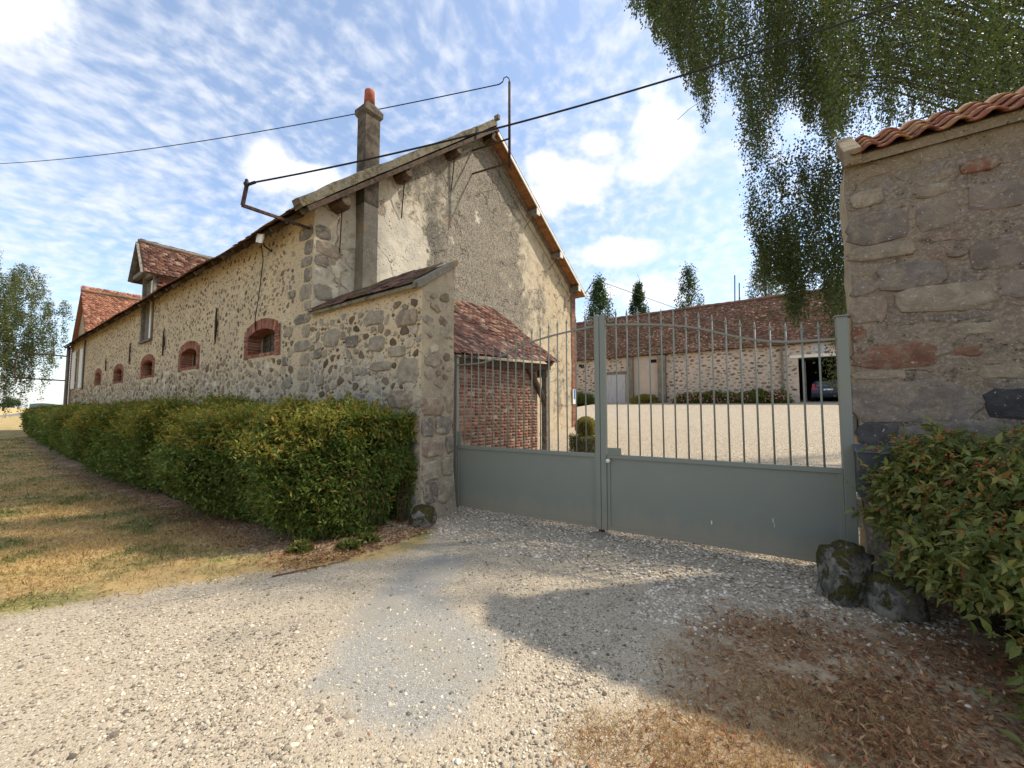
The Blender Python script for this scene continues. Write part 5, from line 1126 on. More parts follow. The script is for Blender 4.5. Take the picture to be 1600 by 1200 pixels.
lo = darts([(.06, .1), (RW, .1), (RW, RH - .15), (.06, RH - .15)], list(rng.triangular(.02, .04, .10, 420)), 1.9, 1.15, fr_)
i1, Pp, Bb, sz = stones_on(lambda a, z: RF(a, 0, z), tuple(-D1), EN, lo, .014, asp=1.8, y0=.012); split_parts('stone', ST, i1, Pp, Bb, MAT['bigstone'], rw, 80, size=sz, stuff_name='small_stones')
# coping: roman tiles in two visible courses on a cement bed
cs = .74; cv = (D2 * math.cos(R(36)) + UP * math.sin(R(36)))
m_ = MB(); e0 = RF(-.03, -.035, RH - .01); e1 = RF(RW, -.035, RH - .01); vv = cv * .85
m_.hexa([e0, e1, e1 + vv, e0 + vv, e0 + UP * .09, e1 + UP * .09, e1 + vv + UP * .09, e0 + vv + UP * .09]); m_.build('coping_bed', MAT['brownmortar'], rw)
TV = []; TF = []; nu_ = 10
for j, (yy, zz) in enumerate(((0, 0), (1, .0))):
    for i in range(nu_ + 1):
        x = i / nu_; w_ = math.sin(x * math.pi * 2 * .75 - .2); hh = .5 * (1 + math.cos((x - .68) * math.pi * 2 * 1.05)) ** 1.3 * .9
        TV.append((x - .5, yy - .5, hh * .55))
for j in range(2):
    for i in range(nu_ + 1): v = TV[j * (nu_ + 1) + i]; TV.append((v[0], v[1], v[2] - .28))
k = nu_ + 1
for i in range(nu_):
    TF.append((i, i + 1, k + i + 1, k + i)); TF.append((2 * k + i + 1, 2 * k + i, 3 * k + i, 3 * k + i + 1)); TF.append((i + 1, i, 2 * k + i, 2 * k + i + 1)); TF.append((k + i, k + i + 1, 3 * k + i + 1, 3 * k + i))
TF.append((0, k, 3 * k, 2 * k)); TF.append((k - 1, 2 * k - 1 + 0, 4 * k - 1, 3 * k - 1))
nn = (UP * math.cos(R(36)) - D2 * math.sin(R(36)))
for j in range(4):
    for i in range(38):
        a = .13 + i * .195 + random.gauss(0, .004); p = RF(a + random.gauss(0, .006), -.035, RH + .10) + cv * (j * .19 + .085 + random.gauss(0, .004)) + nn * (.012 + .0 * j)
        X = (-D1 + cv * random.gauss(0, .03)) * .215; Y = (cv - nn * .24) * .27; Z = nn * .078
        place('tile', shared('tile|roman', TV, TF, MAT['roman'], True), p, [[X.x, Y.x, Z.x], [X.y, Y.y, Z.y], [X.z, Y.z, Z.z]], rw)
m_ = MB(); p = RF(-.04, -.06, RH + .09); q = RF(.10, -.06, RH + .09); vv = cv * .86
m_.hexa([p - UP * .10, q - UP * .10, q + vv - UP * .1, p + vv - UP * .1, p + UP * .06, q + UP * .06, q + vv + UP * .06, p + vv + UP * .06]); m_.build('end_slab', MAT['brownmortar'], rw, bevel=.01)
for i, (z0, z1) in enumerate(((.92, 1.13), (1.32, 1.52), (.42, .70))):
    m_ = MB(); m_.box(RF, -.09, -.02, .14, .24, z0, z1); o = m_.build('junction_box', MAT['greydoor'] if i < 2 else MAT['white'], None, bevel=.008)
    tag(o, ['pale junction box on the wall end just above the dark letterbox', 'topmost pale junction box on the wall end beside the gate', 'small white box low on the wall end behind the boulder'][i], 'junction box')
lb = thing('letterbox', RF(.15, -.1, .9), 'dark grey metal letterbox on the wall corner beside the gate', 'letterbox')
m_ = MB(); m_.box(RF, -.07, .34, -.34, -.03, .80, 1.20); m_.build('box_body', MAT['anth'], lb, bevel=.006)
m_ = MB(); m_.hexa([RF(-.08, -.36, 1.201), RF(.35, -.36, 1.201), RF(.35, -.03, 1.201), RF(-.08, -.03, 1.201), RF(-.08, -.36, 1.215), RF(.35, -.36, 1.215), RF(.35, -.03, 1.25), RF(-.08, -.03, 1.25)]); MAT['anthlid'] = mat('lid_metal', lambda n: dict(c=(.10, .11, .125), r=.4, s=.5)); m_.build('lid', MAT['anthlid'], lb)

# boulders
def boulder(name, c, r, seed, label, sq=.5, lean=(0, 0), m='mossrock', nu=26, nv=16):
    m_ = MB(); c = Vector(c)
    for i in range(nv + 1):
        th = math.pi * i / nv
        for j in range(nu):
            a = 2 * math.pi * j / nu; d = Vector((math.sin(th) * math.cos(a), math.sin(th) * math.sin(a), math.cos(th)))
            k_ = 1 / (max(abs(d.x), abs(d.y), abs(d.z)) ** sq); n_ = 1 + .16 * mnoise.noise(d * 1.6 + Vector((seed, 0, 0))) + .06 * mnoise.noise(d * 5 + Vector((seed, 0, 0)))+ .025 * mnoise.noise(d * 12 + Vector((seed, 0, 0)))
            p = Vector((d.x * r[0], d.y * r[1], d.z * r[2])) * k_ * n_ * .86; p.x += lean[0] * p.z; p.y += lean[1] * p.z; m_.v.append(tuple(c + p))
    for i in range(nv):
        for j in range(nu): m_.f.append((i * nu + j, (i + 1) * nu + j, (i + 1) * nu + (j + 1) % nu, i * nu + (j + 1) % nu))
    o = m_.build(name, MAT[m], None, True); return tag(o, label, 'boulder')
boulder('boulder', (2.78, 3.42, .18), (.155, .16, .29), 3, 'upright mossy boulder leaning at the right gate post', .92, (.20, .05))
boulder('boulder', (2.98, 3.18, .10), (.17, .16, .22), 9, 'lower mossy boulder half under the right-hand bush', .75, (.05, 0))
boulder('boulder', tuple(P0 + Vector((.09, -.15, .10))), (.20, .20, .19), 5, 'pale rounded boulder with moss at the foot of the left pier', .35, (0, 0), 'mossrock')

# ---------------------------------------------------------------- foliage builders
LEAF = ([(0, 0, 0), (.5, .42, .10), (0, 1, -.05), (-.5, .42, .10)], [(0, 1, 2, 3)])
LEAF2 = ([(0, 0, 0), (.30, .22, .07), (.40, .5, .09), (0, 1, -.14), (-.40, .5, .09), (-.30, .22, .07), (0, .5, 0)], [(0, 1, 6), (1, 2, 6), (2, 3, 6), (3, 4, 6), (4, 5, 6), (5, 0, 6)])
def leaf_basis(n, outward, ln, wd, droop=0.0, spread=.8):
    """y = leaf axis, z = leaf normal; outward: n x 3"""
    ax = unit(outward + rng.normal(size=(n, 3)) * spread + np.array([0, 0, droop])); up_ = np.array([[0, 0, 1.]]) + outward * .6 + rng.normal(size=(n, 3)) * .45
    x = unit(np.cross(ax, up_)); z = np.cross(x, ax)
    return basis(x * np.reshape(wd, (-1, 1)), ax * np.reshape(ln, (-1, 1)), z * np.reshape(ln, (-1, 1)))
def vnoise(P, sc_, seed=0.0): return np.array([mnoise.noise(Vector((p[0] * sc_ + seed, p[1] * sc_, p[2] * sc_))) for p in P])
# --- hedge along the barn
hedge = thing('hedge', P0 + D1 * 2 - D2 * .8, 'long dense leafy hedge along the foot of the barn wall', 'hedge')
HL = 31.0
d1, d2 = np.array(tuple(D1)), np.array(tuple(D2)); p0 = np.array(tuple(P0))
HTX, HTY = [0, 1.5, 4, 9, 18, 31], [0, .10, .38, .60, .40, .1]
def hedge_pts(n, tfun, shell):
    t = tfun(n); u = rng.random(n) ** 1.0
    prof_ = u * (1.62 + 1.15)                              # along the outline: front up, then top back to the wall
    front = prof_ < 1.55
    thick = 1.50 + np.interp(t, HTX, HTY) + .12 * np.sin(t * .9) + .10 * np.sin(t * 2.3 + 1); top_ = 1.52 + .07 * np.sin(t * 1.7) + .05 * np.sin(t * 4.1)
    z = np.where(front, prof_ * top_ / 1.55, top_); b = np.where(front, thick * (1 - .22 * np.clip((.55 - z) / .55, 0, 1) ** 1.5), thick - (prof_ - 1.55) * thick / 1.22)
    nrm = np.where(front[:, None], -d2 + np.array([0, 0, .25]), np.array([0, 0, 1.0]) - .15 * d2)
    rc = np.clip((z / top_ - .72) / .28, 0, 1) * front; b = b - rc ** 2 * .38 - .55 * np.clip((.7 - t) / .7, 0, 1) ** 2; z = z - np.where(front, 0, .16 * np.clip((b - .9) / .6, 0, 1) ** 2)
    P = p0 + t[:, None] * d1 - b[:, None] * d2 + np.array([0, 0, 1.]) * z[:, None]
    dep = rng.random(n) ** 1.7 * shell
    bump_ = vnoise(P, .8) * .30 + vnoise(P, 2.4) * .20 + vnoise(P, 6.0) * .08
    nu_ = unit(nrm); P = P + nu_ * (bump_ - dep + .04)[:, None]; P[:, 2] = np.maximum(P[:, 2], .04)
    return P, nu_, dep, z
def endface(n, shell):
    z = rng.uniform(.03, 1.5, n); b = rng.uniform(.0, 1.42 - .35 * np.clip((z - .9) / .6, 0, 1), n); dep = rng.random(n) ** 1.3 * shell
    P = p0 + d1 * .12 - b[:, None] * d2 + np.array([0, 0, 1.]) * z[:, None]; cut = .55 * np.clip((z - .0) * .0 + (b - .9), 0, 1) ** 1.2
    nu_ = unit(np.repeat((-d1 * 1.0 - d2 * .3 + np.array([0, 0, .1]))[None], n, 0)); P = P + nu_ * (vnoise(P, 2) * .14 + vnoise(P, 6) * .07 - dep + .03)[:, None] + d1 * (cut + .18 * np.clip(.5 - z, 0, 1) + .12 * np.clip(z - 1.2, 0, 1))[:, None]
    return P, nu_, dep, z
# solid dark core, the shade between the leaves put into its colour
m_ = MB()
def hcore(u, v):
    t = .45 + (HL - .5) * u ** 1.6; q = v * 2.65
    w0_ = 1.18 + float(np.interp(t, HTX, HTY)); z, b = (q, w0_) if q < 1.25 else (1.25, w0_ * (1 - (q - 1.25) / 1.45)); p = P0 + D1 * t - D2 * b + UP * z
    return p + (-D2 + UP * .3) * (.10 * mnoise.noise(p * 1.6) + .10 * mnoise.noise(p * 4.5))
m_.grid(hcore, 160, 26)
m_.grid(lambda u, v: (lambda p: p - D1 * .10 * mnoise.noise(p * 4))(P0 + D1 * .45 - D2 * 1.2 * u + UP * 1.25 * v), 14, 14); m_.build('shade_core', MAT['core'], hedge)
def tn(n): return rng.random(n) ** 1.15 * 7.0 + .05
def tm_(n): return 7.0 + rng.random(n) * 8
def tf_(n): return 15 + rng.random(n) * (HL - 15)
for nm, n, tf, l0, w0 in (('near', 105000, tn, .070, .026), ('mid', 42000, tm_, .095, .042), ('far', 26000, tf_, .13, .07)):
    P, nu_, dep, z = hedge_pts(n, tf, .34)
    gap = vnoise(P, 2.6, 9) ; keep = ~((gap > .22) & (dep < .16)); P, nu_, dep, z = P[keep], nu_[keep], dep[keep], z[keep]; n = len(P)
    ln = l0 * rng.uniform(.65, 1.3, n); B = leaf_basis(n, nu_, ln, ln * w0 / l0, -.25 if nm == 'near' else -.1, .85)
    bright = (z > 1.25 - .35 * (vnoise(P, .9, 4) + .3)) & (rng.random(n) < .55)  # upper leaves get the paler material, painted as lit from above
    scatter('foliage', [LEAF], np.zeros(int((~bright).sum()), int), P[~bright], B[~bright], MAT['hedge'], hedge)
    scatter('toplit_leaves', [LEAF], np.zeros(int(bright.sum()), int), P[bright], B[bright], MAT['hedgetop'], hedge)
P, nu_, dep, z = endface(27000, .34); ln = .068 * rng.uniform(.65, 1.3, 27000); sp_ = vnoise(P, 2.6, 9) < .2; P, nu_, ln = P[sp_], nu_[sp_], ln[sp_]
scatter('foliage', [LEAF], np.zeros(len(P), int), P, leaf_basis(len(P), nu_, ln, ln * .4, -.25, .85), MAT['hedge'], hedge)
# shoots sticking out on top, with capsules
n = 900; t = rng.random(n) ** 1.5 * 16 + .1; b = rng.uniform(.1, 1.6, n); base_ = p0 + t[:, None] * d1 - b[:, None] * d2 + np.array([0, 0, 1.46]); P = []; NN = []
for i in range(n):
    h = rng.uniform(.05, .22); lean = rng.normal(size=2) * .25
    for k_ in range(7): P.append(base_[i] + np.array([lean[0] * h * k_ / 7, lean[1] * h * k_ / 7, h * k_ / 6])); NN.append((rng.normal(), rng.normal(), .5))
P = np.array(P); NN = unit(np.array(NN)); scatter('toplit_leaves', [LEAF], np.zeros(len(P), int), P, leaf_basis(len(P), NN, .048 * rng.uniform(.6, 1.2, len(P)), .02, .2, .6), MAT['hedgetop'], hedge)
n = 5200; P, nu_, dep, z = hedge_pts(n, lambda n: rng.random(n) ** 1.3 * 24 + .4, .03); k_ = (z > .9) & (vnoise(P, 1.1, 20) > -.08); P = P[k_] + nu_[k_] * .02
scatter('seed_heads', [([(.5, 0, 0), (-.5, 0, 0), (0, .5, 0), (0, -.5, 0), (0, 0, .5), (0, 0, -.5)], [(0, 2, 4), (2, 1, 4), (1, 3, 4), (3, 0, 4), (2, 0, 5), (1, 2, 5), (3, 1, 5), (0, 3, 5)])], np.zeros(len(P), int), P, rand_basis(len(P), .018, .018, .022), MAT['capsule'], hedge)
n = 3600; P0_, nu0, dep, z = hedge_pts(n, lambda n: rng.random(n) ** 1.2 * 14 + .1, .02); P = []; NN = []
for i in range(n):
    h = rng.uniform(.08, .26); dd = nu0[i] * rng.uniform(.5, 1) + np.array([rng.normal() * .3, rng.normal() * .3, rng.uniform(.1, .7)]); dd /= np.linalg.norm(dd)
    for k_ in range(8): P.append(P0_[i] + dd * h * k_ / 7 - np.array([0, 0, .3 * h * (k_ / 7) ** 2])); NN.append(dd + rng.normal(size=3) * .7)
P = np.array(P); NN = unit(np.array(NN)); ln = .062 * rng.uniform(.55, 1.25, len(P)); hi_ = P[:, 2] > 1.05
for kk, mm in ((hi_, 'hedgetop'), (~hi_, 'hedge')): scatter('shoots', [LEAF], np.zeros(int(kk.sum()), int), P[kk], leaf_basis(int(kk.sum()), NN[kk], ln[kk], ln[kk] * .4, -.1, .35), MAT[mm], hedge)  # higher shoots take the paler leaf, top light in its colour
# twigs visible low at the right end
m_ = MB()
for i in range(26):
    t = rng.uniform(.05, 3.5); b = rng.uniform(.75, 1.35); p = P0 + D1 * t - D2 * b; q = p + Vector((rng.normal() * .12, rng.normal() * .12, 0)) - D2 * .12
    m_.tube([p, p.lerp(q, .5) + UP * .35, q + UP * rng.uniform(.6, 1.1)], [.006, .004, .002], 4, False)
for i in range(20):
    p = P0 + D1 * .15 - D2 * rng.uniform(.05, 1.1); m_.tube([p, p - D1 * .1 * rng.random() + UP * .35, p - D1 * .2 * rng.random() + UP * rng.uniform(.5, 1.0)], [.006, .004, .002], 4, False)
o = m_.build('stems', MAT['twig'], hedge); o['kind'] = 'stuff'

# --- bush in the right foreground
bush = thing('shrub', (3.6, 2.6, 0), 'leafy berried shrub in the right foreground against the fieldstone wall', 'shrub')
EL = [((3.55, 3.12, .62), (.62, .52, .72)), ((4.0, 2.55, .72), (1.0, .75, .78)), ((3.35, 2.25, .52), (.72, .62, .55)), ((4.6, 1.9, .7), (1.2, .9, .8)), ((3.2, 2.72, .45), (.42, .42, .52)), ((3.1, 1.85, .30), (.55, .45, .38)), ((2.75, 1.75, .10), (.42, .32, .30)), ((3.5, 3.2, .95), (.45, .4, .5))]
m_ = MB()
for (c, r) in EL: 
    k0 = len(m_.v); m_.sphere(c, r[0] * .60, r[1] * .60, r[2] * .66, 20, 12)
m_.v = [tuple(Vector(v) + Vector(v).normalized() * .05 * mnoise.noise(Vector(v) * 5)) for v in m_.v]; m_.v = [(a, b, max(c, .02)) for a, b, c in m_.v]
m_.build('shade_core', MAT['core'], bush)  # closed dark body, shade among the stems put into its colour
PP = []; NO = []; stems = MB(); TIP = []
for (c, r) in EL:
    ns = int(1500 * r[0] * r[2] * 1.6)
    for i in range(ns):
        d = rng.normal(size=3); d[2] = abs(d[2]) * .8 + .1 * rng.normal(); d = d / np.linalg.norm(d)
        tip = np.array(c) + d * np.array(r) * (rng.uniform(.80, 1.10) + (rng.random() < .12) * rng.uniform(.05, .32)); tip[2] = max(tip[2], .08)
        a = np.array(c) + (tip - np.array(c)) * .45; dirn = unit(tip - a + np.array([-.12, -.05, .10])); L = rng.uniform(.22, .42)
        inside = any(sum(((tip[k_] - e[0][k_]) / e[1][k_]) ** 2 for k_ in range(3)) < .72 for e in EL if e[0] != c)
        if inside: continue
        st = tip - dirn * L; bend = np.array([0, 0, -.10]) * L + rng.normal(size=3) * .02
        pts_ = [st + dirn * L * f_ + bend * (f_ ** 2) * 2 for f_ in np.linspace(0, 1, 8)]
        if i % 3 == 0: stems.tube([Vector(q) for q in pts_[::2]] + [Vector(pts_[-1])], [.0035, .003, .0025, .002, .0012], 4, False)
        side_ = unit(np.cross(dirn, rng.normal(size=3))); sd2 = np.cross(dirn, side_)
        for j, q in enumerate(pts_):
            e = side_ if j % 2 else sd2
            for s_ in (-1, 1): PP.append(q); NO.append(e * s_ + dirn * .75)
        TIP.append(pts_[-1])
PP = np.array(PP); NO = unit(np.array(NO)); n = len(PP); ln = .064 * rng.uniform(.5, 1.45, n)
ax = unit(NO + rng.normal(size=(n, 3)) * .18 + np.array([0, 0, -.22])); up_ = np.array([[0, 0, 1.]]) + rng.normal(size=(n, 3)) * .4 + np.array([-.2, -.3, 0]); x = unit(np.cross(ax, up_)); zz_ = np.cross(x, ax)
B = basis(x * (ln * .48)[:, None], ax * ln[:, None], zz_ * ln[:, None])
split_parts('leaf', [LEAF2], np.zeros(n, int), PP, B, MAT['bush'], bush, 300, size=ln, stuff_name='foliage')
print('bush leaves', n)
o = stems.build('stems', MAT['twig'], bush); o['kind'] = 'stuff'
TIP = np.array(TIP); BP = []
for q in TIP[rng.random(len(TIP)) < .55]:
    for k_ in range(rng.integers(3, 8)): BP.append(q + rng.normal(size=3) * .018)
BP = np.array(BP)
OCT = ([(.5, 0, 0), (-.5, 0, 0), (0, .5, 0), (0, -.5, 0), (0, 0, .5), (0, 0, -.5)], [(0, 2, 4), (2, 1, 4), (1, 3, 4), (3, 0, 4), (2, 0, 5), (1, 2, 5), (3, 1, 5), (0, 3, 5)])
MAT['bud'] = mat('yellow_bud', leaf([(0, (.22, .24, .05)), (.7, (.38, .32, .06)), (1, (.42, .2, .05))], (.3, .3, .05)))
scatter('seed_heads', [OCT], np.zeros(len(BP), int), BP, rand_basis(len(BP), .010, .010, .012), MAT['bud'], bush)
tb = TIP[(TIP[:, 2] > .75)]; tb = tb[rng.random(len(tb)) < .22]; BP = []
for q in tb:
    for k_ in range(rng.integers(3, 7)): BP.append(q + rng.normal(size=3) * .014)
BP = np.array(BP)
sp = MB(); sp.sphere((0, 0, 0), .5, .5, .5, 7, 5)
scatter('berries', [(sp.v, sp.f)], np.zeros(len(BP), int), BP, rand_basis(len(BP), .013, .013, .015), MAT['berry'], bush, True)

# --- birch over the wall
birch = thing('birch_tree', (12.6, 8.9, .4), 'big weeping birch hanging over the right-hand wall and gate', 'tree')
tr = Vector((12.6, 8.9, .3)); m_ = MB(); m_.tube([tr, tr + Vector((-.1, .1, 3)), tr + Vector((.1, -.1, 6.5)), tr + Vector((-.1, 0, 10)), tr + Vector((0, 0, 13.5))], [.32, .25, .19, .12, .04], 12); m_.build('trunk', MAT['bark'], birch, True)
limbs = MB(); tips = []
for i in range(14):
    h = 5.2 + 7.5 * i / 14; a = i * 2.4; L = (3.9 - abs(h - 7.5) * .30) * random.uniform(.8, 1.1); s_ = tr + UP * h
    if 2.2 < (a % 6.283) < 4.6: L *= 1.1
    e = s_ + Vector((math.cos(a) * L, math.sin(a) * L * .75, L * random.uniform(.15, .45))); mid = s_.lerp(e, .5) + UP * .3
    limbs.tube([s_, mid, e], [.07, .045, .015], 6, False); tips.append((s_, mid, e))
xs_ = [985, 1015, 1050, 1085, 1105, 1125, 1150, 1180, 1205, 1232, 1260, 1300, 1340, 1420, 1800]; ys_ = [0, 55, 100, 150, 215, 130, 170, 300, 255, 165, 210, 235, 240, 260, 300]
PL = []; NL = []; tw = MB()
def strand(X, Y, zt_, zb_, dens, k0=0):
    L = zt_ - zb_
    if L < .15: return
    n = max(3, int(L * dens)); ph = random.random() * 6; amp = .05 + .03 * L; dx = random.gauss(0, .10) * L * .5
    f_ = np.linspace(0, 1, n); cx_ = X + dx * f_ + amp * np.sin(f_ * 4 + ph); cy_ = Y + amp * np.cos(f_ * 3 + ph); cz_ = zt_ - L * f_
    spread = .035 + .05 * (1 - f_)
    PL.append(np.stack([cx_, cy_, cz_], 1) + rng.normal(size=(n, 3)) * spread[:, None])
    if k0 % 2 == 0: tw.tube([(cx_[j], cy_[j], cz_[j]) for j in range(0, n, max(1, n // 5))] + [(cx_[-1], cy_[-1], cz_[-1])], .0035, 3, False)
k0 = 0
CL = [(rng.uniform(990, 1840), rng.uniform(6.6, 11.5)) for _ in range(150)] + [(rng.uniform(995, 1330), rng.uniform(6.6, 10)) for _ in range(60)]
for (px, D) in CL[::2]:
    yb = np.interp(px, xs_, ys_); q = at(px, yb, D); zt_ = q.z + rng.uniform(1.6, 3.2); s_ = tr + UP * min(12.5, max(4.0, zt_ - rng.uniform(.5, 2.0))); e = Vector((q.x, q.y, zt_)); mid = s_.lerp(e, .55) + UP * rng.uniform(.3, .9)
    limbs.tube([s_, s_.lerp(mid, .5) + UP * .2, mid, e], [.032, .022, .014, .005], 5, False)
limbs.build('limbs', MAT['darkbark'], birch)['kind'] = 'stuff'
for i in range(2500):
    px = rng.uniform(990, 1840) if i > 900 else rng.uniform(990, 1330); D = rng.uniform(6.6, 11.5)
    if px > 1290 and i % 4 == 1: D = rng.uniform(5.3, 7.2)  # nearer strands added to shade the ground before the gate
    elif rng.random() < .78: px, D = CL[rng.integers(len(CL))]; px += rng.normal() * 5; D += rng.normal() * .15
    yb = np.interp(px, xs_, ys_) ; zmin = at(px, yb, D).z + abs(rng.normal()) * .45 * (1 + .8 * rng.random()) ; q = at(px, 300, D)
    if px > 1330: zmin += rng.uniform(0, 1.5)
    ln_ = rng.uniform(.7, 2.4); zb_ = zmin + (rng.random() ** 1.2) * max(.2, (12.5 - zmin) * .75); 
    if rng.random() < .30: zb_ = zmin + .15 * rng.random()
    strand(q.x, q.y, zb_ + ln_, zb_, 46, i)
CLB = [(rng.uniform(1158, 1345), rng.uniform(7.2, 9.2), rng.uniform(285, 500)) for _ in range(70)]
for i in range(1000):   # lower curtain left of the wall corner
    px = rng.uniform(1158, 1345); D = rng.uniform(7.2, 9.2); yy = rng.uniform(285, 500) + max(0, (px - 1290)) * 1.1 * rng.random()
    if rng.random() < .75: c_ = CLB[rng.integers(70)]; px = c_[0] + rng.normal() * 4; D = c_[1]; yy = c_[2] + rng.normal() * 10
    if px < 1165 + (abs(yy - 350)) * .35: continue
    if yy > 420 and px < 1180 + (yy - 420) * .7: continue
    p = at(px, yy, D); strand(p.x, p.y, p.z + rng.uniform(.4, 1.1), p.z, 46, i)
for i in range(60):
    px = rng.uniform(1296, 1336); D = rng.uniform(7.0, 8.0); yy = rng.uniform(480, 640); p = at(px, yy, D); strand(p.x, p.y, p.z + rng.uniform(.4, .9), p.z, 34, i)
strand(*at(1312, 645, 7.2)[:2], at(1312, 560, 7.2).z, at(1312, 655, 7.2).z, 40)
PL = np.concatenate(PL); n = len(PL); print('birch leaves', n)
ln = .047 * rng.uniform(.7, 1.35, n); B = leaf_basis(n, unit(rng.normal(size=(n, 3)) * np.array([1, 1, .4]) + np.array([0, 0, -.7])), ln, ln * .8, -.4, .4)
scatter('foliage', [LEAF], np.zeros(n, int), PL, B, MAT['birch'], birch)
o = tw.build('hanging_twigs', MAT['darkbark'], birch); o['kind'] = 'stuff'
m_ = MB(); m_.tube([at(1345, 292, 8), at(1290, 298, 8), at(1240, 302, 8), at(1205, 318, 8)], [.02, .014, .01, .006], 5); m_.tube([at(1058, 188, 8), at(1075, 172, 8), at(1092, 160, 8)], .006, 4); m_.build('bare_twig', MAT['darkbark'], birch)

# --- other trees
def tree(name, loc, h, rx, rz, nleaf, m, label, leafsize=.2, weep=0.0, trunk=.3, zc=None, narrow=False, seed=0, group=None):
    t = thing(name, loc, label, 'tree', group); c = Vector(loc)
    m_ = MB(); m_.tube([c, c + UP * h * .5, c + UP * h * .93], [trunk, trunk * .6, .03], 8)
    for i in range(14):
        a = i * 2.4 + seed; z0 = h * (.25 + .045 * i); m_.tube([c + UP * z0, c + UP * (z0 + h * .08) + Vector((math.cos(a), math.sin(a), 0)) * rx * .6], [trunk * .25, .02], 5, False)
    m_.build('trunk', MAT['darkbark'], t, True)
    nc = 620 if weep else max(24, int(nleaf / 90)); zc = zc or h * .58; Pn = []
    for i in range(nc):
        d = rng.normal(size=3); d /= np.linalg.norm(d); rr = rng.uniform(.45, 1.0)
        k_ = 1.0
        if narrow: zz = rng.uniform(-1, 1); k_ = (1 - max(0, zz) ** 1.6) * (1 - .5 * max(0, -zz) ** 2) + .05; cc_ = np.array([d[0] * rx * k_ * rr, d[1] * rx * k_ * rr, zz * rz])
        else: cc_ = d * np.array([rx, rx, rz]) * rr
        cr = (.20 if narrow else .22) * min(rx, rz) * rng.uniform(.6, 1.3); m__ = nleaf // nc; q = rng.normal(size=(m__, 3)) * cr * .6
        if weep:
            m__ = nleaf // nc; f_ = rng.random(m__); L_ = rng.uniform(.8, 2.6); q = np.stack([rng.normal(size=m__) * .10 + f_ * rng.normal() * .25, rng.normal(size=m__) * .10, -f_ * L_ + .3], 1)
        if 0: q[:, 2] = q[:, 2] * 1.3 - np.abs(rng.normal(size=m__)) * weep * .8; q[:, :2] *= .7
        if narrow: q[:, 2] *= 1.7
        Pn.append(q + cc_ + np.array([c.x, c.y, c.z + zc]))
    Pn = np.concatenate(Pn); Pn = Pn[Pn[:, 2] > loc[2] + h * .06]; n = len(Pn); ln = leafsize * rng.uniform(.6, 1.3, n)
    scatter('crown', [LEAF], np.zeros(n, int), Pn, leaf_basis(n, unit(rng.normal(size=(n, 3))), ln, ln * .7, -.3, .5), MAT[m], t)
    return t
tl = at(-40, 637, 26); tree('birch_tree', (tl.x - .5, tl.y, 0), 12.2, 4.3, 5.0, 110000, 'willow', 'weeping tree at the left edge beyond the lawn', .10, .9, .3, zc=7.3, seed=2)
for (px, pt, pb_, D, rw_, m__, lab) in [(938, 443, 520, 62, 3.4, 'poplar', 'broader dark poplar just right of the barn eave'), (1000, 448, 520, 70, 2.6, 'poplar', 'slim dark poplar, second from the barn eave'), (1078, 424, 500, 72, 3.6, 'poplar', 'pale green poplar rising behind the middle of the courtyard barn roof'), (1200, 396, 480, 66, 4.0, 'willow', 'tall airy poplar beside the hanging birch')]:
    topz = at(px, pt, D).z; p = at(px, 560, D); tree('poplar_tree', (p.x, p.y, 1.5), topz - 1.5, rw_, (topz - 1.5) * .48, 15000, m__, lab, .30, 0, .3, zc=(topz - 1.5) * .53, narrow=True, seed=px, group='poplars behind the courtyard barn')
p = at(1060, 560, 75); tree('broadleaf_tree', (p.x - 1, p.y, 1.5), 14.5, 4.5, 4.0, 5000, 'willow', 'low rounded grey-green tree at the foot of the pale poplar', .26, 0, .3, zc=10.5)
p = at(5, 636, 190); tree('broadleaf_tree', (p.x, p.y, -.5), 8, 7, 3.2, 4000, 'poplar', 'round dark tree far off on the field at the left edge', .6, 0, .4, zc=4.2)
pyl = thing('utility_pole', at(30, 637, 260) * 1, 'faint utility pole with a crossbar far off in the field', 'utility pole'); q = Vector((at(30, 637, 260).x, 260 * 1.0, 0)); q = at(30, 637, 260); q.z = 0
m_ = MB(); m_.tube([q, q + UP * 11], [.22, .16], 6); m_.build('pole', MAT['oldwood'], pyl); m_ = MB(); m_.beam(q + Vector((-2.6, 0, 9.3)), q + Vector((2.6, 0, 9.3)), .18, .18); m_.build('crossarm', MAT['oldwood'], pyl)

# --- plants in the yard
def clump(name, c, r, n, m, label, cat, ls=.06, flowers=None, nf=0, group=None):
    t = thing(name, c, label, cat, group); c = np.array(c); d = rng.normal(size=(n, 3)); d[:, 2] = np.abs(d[:, 2]); d = unit(d)
    P = c + d * np.array(r) * (1 - rng.random(n) ** 2 * .45)[:, None] * (1 + .25 * vnoise(c + d * 1.5, 1.7))[:, None]; ln = ls * rng.uniform(.6, 1.3, n)
    scatter('foliage', [LEAF], np.zeros(n, int), P, leaf_basis(n, d, ln, ln * .6, -.1, .7), MAT[m], t)
    m_ = MB(); m_.sphere(tuple(c), r[0] * .62, r[1] * .62, r[2] * .62, 12, 8); m_.build('shade_core', MAT['core'], t)  # closed dark body, inner shade put into its colour
    if flowers:
        k_ = rng.integers(0, n, nf); P = c + d[k_] * np.array(r) * 1.04; k_ = P[:, 2] > c[2] + .1; P = P[k_]; scatter('flowers', [(sp.v, sp.f)], np.zeros(len(P), int), P, rand_basis(len(P), .13, .13, .10), MAT[flowers], t)
    return t
MAT['pink'] = mat('pink_flower', lambda n: dict(c=n.mix(n.rnd(), (.42, .13, .16), (.50, .28, .27)), r=.8))
MAT['yew'] = mat('golden_leaf', leaf([(0, (.15, .14, .03)), (.5, (.30, .26, .05)), (1, (.45, .36, .07))], (.3, .28, .05)))
def fgz(t, s=-.9):
    p = FF(t, s); return hyard(vdist(p.x, p.y))
